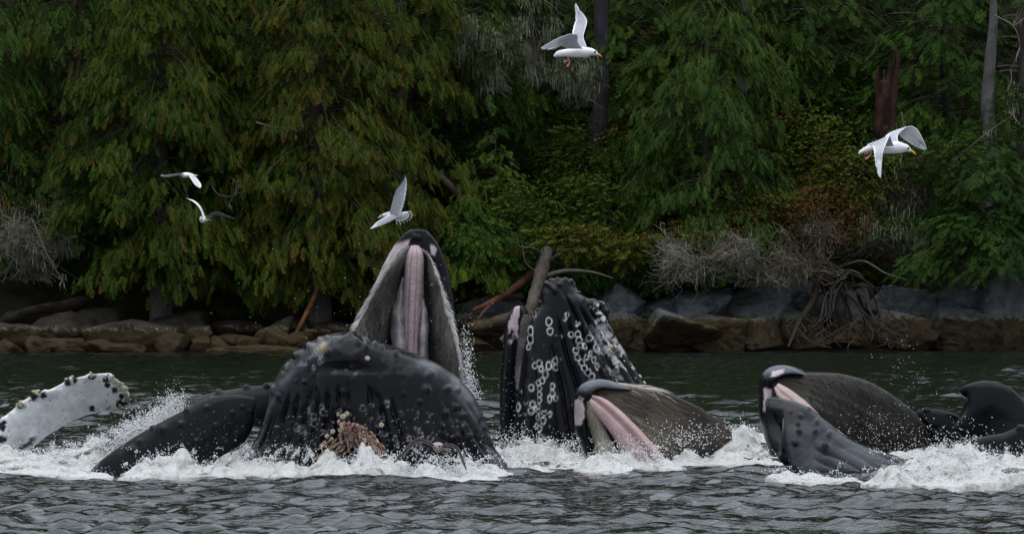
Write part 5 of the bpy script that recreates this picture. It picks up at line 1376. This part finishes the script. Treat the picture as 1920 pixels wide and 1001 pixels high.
def feather(par, a, b, w, c, name='feather', tipc=None):
    """one long flight feather from (px,py,Y) a to b"""
    A_, B_ = W(*a), W(*b); d = B_ - A_; L_ = np.linalg.norm(d); d /= L_
    s = np.cross(d, [0, 1, 0.15]); s /= np.linalg.norm(s)
    V = []; n = 7
    for k in range(n):
        t = k / (n - 1); ww = w * (0.5 + .5 * math.sin(math.pi * min(1, t * 1.1 + .15))) * (1 if t < .95 else .35)
        p = A_ + d * L_ * t
        V += [p - s * ww + np.array([0, .003, 0]), p + np.array([0, -.004, 0]), p + s * ww + np.array([0, .003, 0]), p + np.array([0, .006, 0])]
    idx = np.arange(n * 4).reshape(n, 4); j = np.roll(idx, -1, 1)
    Q = np.stack([idx[:-1], j[:-1], j[1:], idx[1:]], -1).reshape(-1, 4)
    C = np.broadcast_to(np.array(c, float), (n * 4, 3)).copy()
    if tipc is not None: C[-8:] = tipc
    return link(name, new_mesh(name, np.array(V), Q, M_GULL, C), par)
def gbody(par, up, lo, Y, c=GW, cfn=None, depth=.07, name='body'):
    k = len(up); f = np.interp(np.linspace(0, 1, k), [0, .15, .5, .8, .93, 1], [.15, .5, 1, .8, .6, .3]) * depth
    return loft(name, up, lo, M_GULL, par, Y, None, list(f), list(f), ns=56, nt=70, cfn=cfn or flat(c), lump=0)
def ball(name, par, px, py, Y, r, mat):
    V, Fc = ICO[2]; me = new_mesh(name, V * r + W(px, py, Y), Fc, mat, np.full((len(V), 3), .02)); return link(name, me, par)
def bill(par, up, lo, Y, c=(.66, .36, .04), name='bill'):
    return loft(name, up, lo, M_BILL, par, Y, None, [.012, .012, .004], [.012, .012, .004], ns=24, nt=20, cfn=lambda px, py, u, t, C, fr: np.broadcast_to(np.array(c), C.shape) * (1 - .2 * t[..., None]), lump=0)
def foot(par, a, b, c):
    V, Q = tube_geo(np.array([W(*a), W(*b)]), [.009, .007], 6, n=4); g = Geo(); g.add(V, Q, (.5, .22, .20))
    V, Q = tube_geo(np.array([W(*b), (W(*b) + W(*c)) / 2 + [0, 0, -.004], W(*c)]), [.008, .018, .012], 6, n=6); g.add(V, Q, (.55, .18, .16))
    link('foot', g.mesh('foot', M_BILL), par)
GRP = 'gulls flying over the feeding whales'

# gull 1, top centre
G1 = thing('gull', 'white and grey gull at top centre with one wing raised and pink feet dangling', 'gull', W(1080, 107, 80), GRP)
def g1c(px, py, u, t, C, fr): return np.broadcast_to(np.array(GW), C.shape).copy()
gbody(G1, [(1038, 105), (1044, 97), (1056, 93.5), (1071, 91), (1090, 88), (1103, 89.6), (1111, 91.5), (1118, 96), (1121.5, 101)], [(1038.5, 107), (1046, 107), (1055, 106.5), (1067, 107), (1083, 107.8), (1097, 107.6), (1107, 105), (1115, 104.5), (1120.5, 104)], 80, cfn=g1c)
bill(G1, [(1120.5, 100.5), (1125, 102.5), (1128.7, 106)], [(1120, 104), (1124.5, 105.5), (1128.2, 107.4)], 80)
ball('eye', G1, 1115.8, 97.8, 79.94, .016, M_EYE)
wing(G1, [(1093, 92), (1084, 79), (1083, 66), (1071, 64), (1056, 68), (1038, 75.5), (1014, 90)], [(1064, 92), (1061, 90), (1054, 87), (1051, 86), (1046, 89), (1036, 93.5), (1014.5, 92.5)], [79.9, 79.8, 79.7, 79.6, 79.5, 79.4, 79.3], [79.9, 79.85, 79.8, 79.7, 79.6, 79.5, 79.3], flat(GG, GW, .09, tip=(.66, .67, .70), tt=.75, stripes=60))
wing(G1, [(1100, 88), (1097, 80), (1094, 68), (1100, 46), (1099.5, 36), (1091.7, 24.7), (1084, 17), (1079, 8)], [(1084, 90), (1076, 76), (1073.5, 62), (1077, 46), (1080.6, 36), (1080, 26), (1079.4, 18), (1078.3, 8)], [80.05, 80.1, 80.2, 80.4, 80.5, 80.6, 80.65, 80.7], [80.05, 80.15, 80.25, 80.45, 80.5, 80.6, 80.65, 80.7], flat((.34, .36, .41), GW, .09, tip=(.6, .62, .66), tt=.8, stripes=50))
for a, b in [((1046, 88), (1027, 94)), ((1040, 86), (1018, 93)), ((1036, 84), (1014, 91))]: feather(G1, (*a, 79.6), (*b, 79.3), .016, (.68, .69, .72))
for a, b in [((1082, 30), (1078, 10)), ((1081, 34), (1080, 20)), ((1081, 40), (1079, 27)), ((1085, 20), (1079, 6.5))]: feather(G1, (*a, 80.5), (*b, 80.7), .014, (.5, .52, .56))
for k, (dx, dy) in enumerate([(0, 0), (1, 3), (3, -5), (2, 6)]): feather(G1, (1056, 99, 80), (1039 + dx, 103 + dy * .8, 80), .02, GW, 'tail_feather')
foot(G1, (1065, 106, 80), (1068, 118, 80), (1063, 126, 80)); foot(G1, (1064, 106, 80.05), (1064, 114, 80.05), (1057, 117, 80.05))

# gull 2, right
G2 = thing('gull', 'white and grey gull at the right with both wings bent down', 'gull', W(1675, 288, 80), GRP)
gbody(G2, [(1608.8, 287), (1624, 275), (1642, 269), (1662, 266), (1674, 266), (1684, 265.5), (1694, 268.7), (1702, 272), (1708, 279.5)], [(1609.5, 288.5), (1625, 285), (1638, 282.3), (1656, 287.5), (1673, 288.3), (1688.7, 287), (1700, 284.6), (1705, 285), (1707.5, 285)], 80, cfn=g1c)
bill(G2, [(1707.5, 279.5), (1714, 284), (1717.6, 289)], [(1707, 285), (1711, 287), (1716.5, 291)], 80)
ball('eye', G2, 1703.4, 278, 79.94, .016, M_EYE)
wing(G2, [(1685, 268), (1683, 256), (1690, 245), (1708, 236.6)], [(1655, 268), (1662, 254), (1676, 246), (1700, 238)], [80, 80.1, 80.25, 80.4], [80.05, 80.2, 80.35, 80.45], flat((.42, .44, .49), GW, .1))
wing(G2, [(1699, 238), (1709, 236.5), (1720, 243), (1729, 258), (1738, 280)], [(1685, 251), (1690, 257), (1703, 267), (1716, 275), (1734, 282)], [80.3, 80.4, 80.5, 80.55, 80.6], [80.2, 80.3, 80.4, 80.5, 80.6], flat((.36, .38, .40), (.6, .62, .64), .08, tip=(.66, .67, .7), tt=.85, stripes=44), n=10)
for k in range(5): feather(G2, (1718 + k * 2.6, 262 + k * .4, 80.5), (1727 + k * 2.6, 282 - k * .4, 80.6), .013, (.5, .52, .55))
wing(G2, [(1676, 274), (1671, 262), (1668.6, 254)], [(1646, 276), (1634, 273), (1625, 272)], [79.9, 79.75, 79.6], [79.95, 79.85, 79.7], flat((.40, .42, .47), None))
wing(G2, [(1668.6, 253.5), (1663, 266), (1656, 284), (1653.6, 304), (1651.7, 335)], [(1625, 272.5), (1636, 275), (1639, 287), (1641, 303), (1647, 330)], [79.6, 79.5, 79.35, 79.3, 79.25], [79.7, 79.6, 79.4, 79.3, 79.25], flat((.44, .46, .51), GW, .10, tip=(.74, .75, .77), tt=.72, stripes=50), n=9)
for k in range(5): feather(G2, (1643 + k * 1.6, 288 + k * 3, 79.33), (1641.5 + k * 2.2, 311 + k * 5.5, 79.25), .012, (.60, .62, .65))
for dy in (-3, 0, 3): feather(G2, (1628, 278 + dy, 80), (1610, 287 + dy * .6, 80), .02, GW, 'tail_feather')
foot(G2, (1634, 283, 80), (1632, 292, 80), (1622, 299, 80)); foot(G2, (1632, 282, 80.05), (1628, 287, 80.05), (1620, 287, 80.05))

# gull 3, above the raised snout
G3 = thing('gull', 'grey backed gull banking with fanned barred tail above the raised whale snout', 'gull', W(735, 408, 79), GRP)
gbody(G3, [(755, 398), (745, 396), (730, 397), (720, 400), (714, 403), (711, 405.5)], [(752, 408), (744, 409), (731, 407), (722, 408.5), (716, 408.5), (711.5, 408.3)], 79, cfn=flat((.50, .50, .53)))
bill(G3, [(711.5, 405.5), (709, 407), (707.5, 408.5)], [(711.5, 408), (709.5, 409), (707.6, 409.4)], 79, (.45, .38, .33))
ball('eye', G3, 716, 404, 78.93, .012, M_EYE)
wing(G3, [(730, 402), (731.6, 396), (735, 382), (738.8, 367), (741.5, 360), (749.5, 344), (758, 327)], [(750, 404), (752, 398), (756, 385), (759.5, 371), (762.5, 350), (762, 338), (759.5, 327)], [78.95, 78.9, 78.85, 78.8, 78.75, 78.7, 78.6], [79, 79, 79, 79, 79, 78.9, 78.7],
     lambda px, py, u, t, C, fr: patch(flat((.46, .47, .51), None)(px, py, u, t, C, fr) + sstep(.8, .9, u)[..., None] * .25, sstep(.70, .76, t - u * .24), (.03, .03, .035)), n=12)
wing(G3, [(731, 400), (720.8, 407.5), (706.4, 416.5), (699, 424), (692.6, 430)], [(747, 406), (731.6, 415), (716, 422), (704, 426), (693, 430.5)], [78.95, 78.85, 78.75, 78.7, 78.6], [79, 78.9, 78.8, 78.7, 78.6], flat((.52, .53, .56), GW, .09, tip=(.08, .08, .09), tt=.93))
for k in range(9):
    a = math.radians(-28 + k * 15.5); e = (747 + 27 * math.cos(a), 404 + 15.5 * math.sin(a) + (2 if k > 6 else 0))
    feather(G3, (744, 403, 79.02), (*e, 79.05 + .01 * k), .021, (.84, .84, .85), 'tail_feather')
    m_ = (747 + 20 * math.cos(a), 404 + 11.5 * math.sin(a)); m2 = (747 + 25 * math.cos(a), 404 + 14 * math.sin(a))
    feather(G3, (*m_, 79.0 + .01 * k), (*m2, 79.02 + .01 * k), .011, (.05, .05, .055), 'tail_bar')

# gull 4 and 5, small, left
G4 = thing('gull', 'small gull at left flying away, its right wing drooping below', 'gull', W(350, 333, 100), GRP)
gbody(G4, [(338, 327), (343, 324.5), (350, 323.5), (358, 325), (365, 328), (370.5, 328.5)], [(338.5, 329.5), (343, 333), (349, 334), (356, 332.5), (363, 330.5), (370, 330)], 100, depth=.08, cfn=g1c)
wing(G4, [(346, 325), (340, 325.4), (328, 326), (314, 328), (301.5, 328.4)], [(347, 329), (341, 328.6), (328, 329.5), (313.6, 332.5), (302, 330)], [100, 99.9, 99.7, 99.5, 99.3], [100, 100, 99.8, 99.6, 99.3], flat((.62, .63, .66), GW, .1))
wing(G4, [(354, 330), (359, 337), (365, 346), (374.5, 353.2)], [(364, 329), (371, 337), (377, 346), (376.5, 353)], [99.9, 99.7, 99.5, 99.3], [100, 99.9, 99.7, 99.4], flat((.55, .54, .57), GW, .1, tip=(.2, .2, .22), tt=.95))
G5 = thing('gull', 'small white gull at left gliding towards the camera just below the other small one', 'gull', W(381, 418, 98), GRP)
gbody(G5, [(374, 409), (376, 405.5), (381, 404.5), (387, 408), (391, 411), (396.5, 412.5)], [(374.5, 412.5), (376, 416.5), (381, 418.8), (387, 416), (391, 414), (396, 414.3)], 98, depth=.1, cfn=g1c)
ball('bill', G5, 377.5, 412.5, 97.93, .014, M_BILL)
wing(G5, [(379, 406), (377.2, 397), (371, 386.5), (361.5, 378), (348.2, 371)], [(384, 407), (380.3, 396), (374.3, 385), (363.6, 376.2), (348.6, 371.8)], [97.9, 97.8, 97.8, 97.9, 98], [98, 98.2, 98.3, 98.3, 98.2], flat((.66, .67, .70), GW, .2))
wing(G5, [(384, 408), (395, 401), (406, 398), (418, 400.4), (441, 410)], [(388, 412), (397, 406), (406, 403), (418, 404.8), (440.5, 411)], [97.9, 97.8, 97.7, 97.7, 97.8], [98, 98.1, 98.1, 98, 97.9], flat((.40, .40, .43), GW, .16))

# gull 6, brown juvenile in front of the chin
G6 = thing('gull', 'brown young gull with arched wings skimming the foam in front of the black chin', 'gull', W(821, 848, 76.6), GRP)
BR = (.20, .175, .165)
gbody(G6, [(810, 834), (813, 830), (820, 828.5), (828, 830), (833, 835)], [(810.5, 838), (814, 844), (820, 848.5), (827, 845), (832.5, 839)], 76.6, depth=.12, cfn=flat((.30, .27, .265)))
ball('bill', G6, 823.5, 836, 76.49, .014, M_EYE)
wing(G6, [(812, 831), (798, 824.5), (785, 820.8), (771, 827.5), (756, 845), (736.5, 869)], [(812, 837), (799, 831), (786.8, 829), (775, 834.5), (759, 851), (738, 868)], [76.5, 76.4, 76.3, 76.2, 76.1, 76.1], [76.6, 76.6, 76.6, 76.5, 76.3, 76.2], flat((.075, .065, .06), (.33, .28, .24), .13, stripes=40))
wing(G6, [(830, 832), (840, 831), (850, 832), (862.4, 842.5), (871.4, 866), (879.5, 893)], [(831, 837), (840, 836.5), (849, 838.5), (859, 848), (867.8, 869), (878, 891)], [76.5, 76.4, 76.3, 76.2, 76.1, 76.1], [76.6, 76.6, 76.5, 76.4, 76.3, 76.2], flat((.085, .075, .07), (.33, .28, .24), .13, stripes=40))
feather(G6, (830, 841, 76.7), (848, 849, 76.8), .02, BR, 'tail_feather')
# ------------------------------------------------------------------ churned foam and spray
FB = []   # px, py of the foot, height m, rx m, ry m
def fb(px, py, h, rx=.35, ry=.35): 
    Y = Yw(py); FB.append(((px - 960) * Y / F, Y, h, rx, ry))
rf = np.random.default_rng(77)
def run(pts, n, h, rx=.3, ry=.3, jy=3):
    P = cr(np.array(pts, float), np.linspace(0, 1, n))
    for (x, y) in P: fb(x + rf.normal(0, 6), y + rf.normal(0, jy), h * rf.uniform(.45, 1.3), rx * rf.uniform(.6, 1.2), ry * rf.uniform(.7, 1.2))
run([(0, 886), (60, 888), (120, 888), (180, 894)], 12, .15, .3, .35)
run([(0, 870), (50, 868), (110, 872)], 7, .17, .3, .5)
run([(262, 896), (300, 890), (350, 890), (420, 888), (480, 886)], 20, .26, .25, .3)
run([(470, 888), (560, 888), (640, 890), (700, 894)], 26, .25, .28, .35)
run([(690, 895), (780, 897), (860, 898), (900, 896)], 24, .23, .25, .3)
run([(430, 872), (500, 872), (600, 872)], 12, .2, .3, .4)
run([(880, 890), (930, 886), (950, 868)], 10, .22, .25, .4)
run([(935, 862), (980, 862), (1040, 866), (1090, 868)], 22, .27, .3, .5)
run([(960, 880), (1040, 882), (1110, 880), (1170, 882)], 16, .12, .35, .4)
run([(1120, 876), (1170, 872), (1230, 872), (1290, 866)], 18, .22, .26, .35)
run([(1220, 866), (1290, 860), (1340, 856), (1380, 850), (1420, 840)], 24, .34, .26, .4)
run([(1350, 868), (1420, 858), (1450, 872)], 9, .12, .4, .5)
run([(1290, 858), (1330, 846), (1370, 832)], 10, .26, .22, .3)
run([(1480, 898), (1530, 903), (1600, 903)], 9, .10, .25, .25)
run([(1668, 905), (1710, 905), (1780, 906), (1850, 900), (1930, 898)], 26, .19, .3, .3)
run([(1710, 884), (1750, 878), (1800, 878), (1860, 885)], 18, .24, .3, .5)
run([(1760, 858), (1730, 856), (1700, 862)], 10, .18, .3, .6)
run([(1860, 880), (1910, 878), (1950, 880)], 8, .18, .3, .4)
# the sheet of water streaming off the back of the left whale
for px_, h_, Yc in [(100, .12, 79.6), (130, .18, 79.8), (160, .24, 80.0), (185, .32, 80.2), (210, .40, 80.3), (232, .48, 80.5), (255, .55, 80.6), (275, .62, 80.7), (295, .70, 80.8), (313, .78, 80.9), (328, .84, 80.9)]:
    for k in range(4): FB.append((((px_ + rf.normal(0, 8)) - 960) * Yc / F, Yc + rf.normal(0, .12), h_ * rf.uniform(.95, 1.25) + .05, .16, .30))
run([(140, 862), (190, 850), (250, 840)], 10, .15, .3, .8)

fb(1790, 902, .25, .3, .3); fb(1740, 903, .22, .3, .3)
x0, x1, y0, y1, st = -7.9, 7.9, 72.4, 90.0, .026
gx = np.arange(x0, x1, st); gy = np.arange(y0, y1, st * 1.15)
X, Yg = np.meshgrid(gx, gy)
H = np.zeros_like(X)
for (bx, by, h, rx, ry) in FB:
    i0, i1 = np.searchsorted(gx, [bx - 2.6 * rx, bx + 2.6 * rx]); j0, j1 = np.searchsorted(gy, [by - 2.6 * ry, by + 2.6 * ry])
    xx, yy = X[j0:j1, i0:i1], Yg[j0:j1, i0:i1]
    H[j0:j1, i0:i1] = np.maximum(H[j0:j1, i0:i1], h * np.exp(-((xx - bx) / rx) ** 2 - ((yy - by) / ry) ** 2))
H *= np.clip(.35 + 1.5 * (.5 + .5 * fbm(X * .9, Yg * .35, 0, 3, 299)), .3, 1.35)
n1 = fbm(X * 2.2, Yg * 2.0, 0, 5, 301, .6)
n2 = 1 - np.abs(fbm(X * 5.5, Yg * 4.0, 0, 4, 303, .62)) * 2
n3 = fbm(X * 16, Yg * 14, 0, 3, 305, .7)
Hh = H * (0.52 + 0.75 * n1 + .38 * n2) + np.sqrt(np.clip(H, 0, 1)) * (.075 * n3)
keep = H > .035
Zf = np.where(keep, Hh - .035 + .01, -.1)
jx = .05 * fbm(X * 9, Yg * 9, 3, 3, 311); jy = .07 * fbm(X * 9, Yg * 9, 7, 3, 313)
V = np.stack([X + jx, Yg + jy, Zf], -1).reshape(-1, 3)
ny, nx = X.shape; idx = np.arange(nx * ny).reshape(ny, nx)
Q = np.stack([idx[:-1, :-1], idx[:-1, 1:], idx[1:, 1:], idx[1:, :-1]], -1).reshape(-1, 4)
kf = keep.reshape(-1); zz = V[:, 2]
Q = Q[kf[Q].any(1) & (zz[Q].max(1) > -.04)]
used = np.unique(Q); rem = np.full(len(V), -1); rem[used] = np.arange(len(used))
foam = link('foam', new_mesh('foam', V[used], rem[Q], M_FOAM))
tag(foam, 'white churned foam around the feeding whales', kind='stuff')
FX, FY, FH = X, Yg, Hh
print('foam quads', len(Q))

# ---- spray drops: tiny lumps of water
OV = np.array([(1, 1, 1), (1, -1, -1), (-1, 1, -1), (-1, -1, 1)], float) * .75
OF = np.array([(0, 1, 2), (0, 3, 1), (0, 2, 3), (1, 3, 2)])
DP, DS = [], []
def add_drops(P, S): DP.append(P); DS.append(S)
rd = np.random.default_rng(88)
wts = np.array([b[2] * b[3] for b in FB]); wts /= wts.sum()
n = 24000
k = rd.choice(len(FB), n, p=wts); FBa = np.array(FB)[k]
P = np.stack([FBa[:, 0] + rd.normal(0, .6, n) * FBa[:, 3], FBa[:, 1] + rd.normal(0, .6, n) * FBa[:, 4], np.zeros(n)], -1)
i = np.clip(np.searchsorted(gx, P[:, 0]), 0, len(gx) - 1); j = np.clip(np.searchsorted(gy, P[:, 1]), 0, len(gy) - 1)
P[:, 2] = np.clip(Hh[j, i], 0, 2) + rd.exponential(.032, n) * (.6 + FBa[:, 2] * 2) 
add_drops(P, np.clip(rd.lognormal(math.log(.0040), .45, n), .0015, .014))
# clumps and arcs thrown up from the crests
for q in range(420):
    b = FB[rd.choice(len(FB), p=wts)]
    base = np.array([b[0] + rd.normal(0, .6) * b[3], b[1] + rd.normal(0, .5) * b[4], b[2] * .75])
    m = rd.integers(14, 46); v = np.array([rd.normal(0, .22), rd.normal(0, .1), rd.uniform(.05, .32)])
    s = np.sort(rd.random(m)) ** .8
    P = base + s[:, None] * v + np.array([0, 0, -.12]) * (s ** 2)[:, None] + rd.normal(0, .008, (m, 3)) * (1 + 2 * s[:, None])
    add_drops(P, rd.uniform(.005, .013, m) * (1.25 - .7 * s))
def cloud(px, py, Y, sx, sy, n, smin=.003, smax=.010):
    P = W(px + rd.normal(0, sx, n), py + rd.normal(0, sy, n), Y + rd.normal(0, .12, n)); add_drops(P, rd.uniform(smin, smax, n))
cloud(878, 690, 80.6, 6, 32, 420); cloud(884, 730, 80.6, 8, 16, 360); cloud(880, 760, 80.5, 10, 20, 200)
cloud(870, 650, 80.6, 3, 25, 160, .002, .006)
cloud(330, 752, 80.7, 14, 9, 340); cloud(290, 790, 80.3, 30, 12, 700); cloud(240, 822, 80.2, 30, 10, 500)
cloud(960, 830, 84.9, 25, 18, 420); cloud(1060, 835, 84.9, 26, 12, 300); cloud(1300, 815, 81.6, 40, 14, 420); cloud(1190, 845, 81.2, 35, 14, 420); cloud(1650, 815, 83.2, 50, 25, 420, .002, .007)
cloud(1700, 690, 84, 30, 30, 60, .003, .007); cloud(1780, 830, 83, 50, 22, 320); cloud(1870, 860, 81.5, 40, 20, 260); cloud(680, 840, 77.7, 90, 28, 420, .0015, .005); cloud(420, 830, 78.4, 60, 25, 160, .0015, .004); cloud(830, 865, 76.9, 60, 14, 420)
cloud(760, 560, 80.4, 60, 60, 120, .002, .004); cloud(960, 760, 86.5, 20, 60, 200, .002, .005)
cloud(650, 560, 79, 170, 60, 60, .003, .006)
P = np.vstack(DP); S = np.concatenate(DS); n = len(P)
sc3 = rd.uniform(.7, 1.3, (n, 1, 3)) * np.array([1, 1, 1.15])
V = (OV[None] * S[:, None, None] * sc3 + P[:, None]).reshape(-1, 3)
Q = (OF[None] + (np.arange(n) * 4)[:, None, None]).reshape(-1, 3)
sp = link('spray', new_mesh('spray', V, Q, M_DROP))
tag(sp, 'fine water spray thrown up around the whales', kind='stuff')
print('drops', n)
print('tris', sum(len(m.polygons) * 2 for m in bpy.data.meshes))
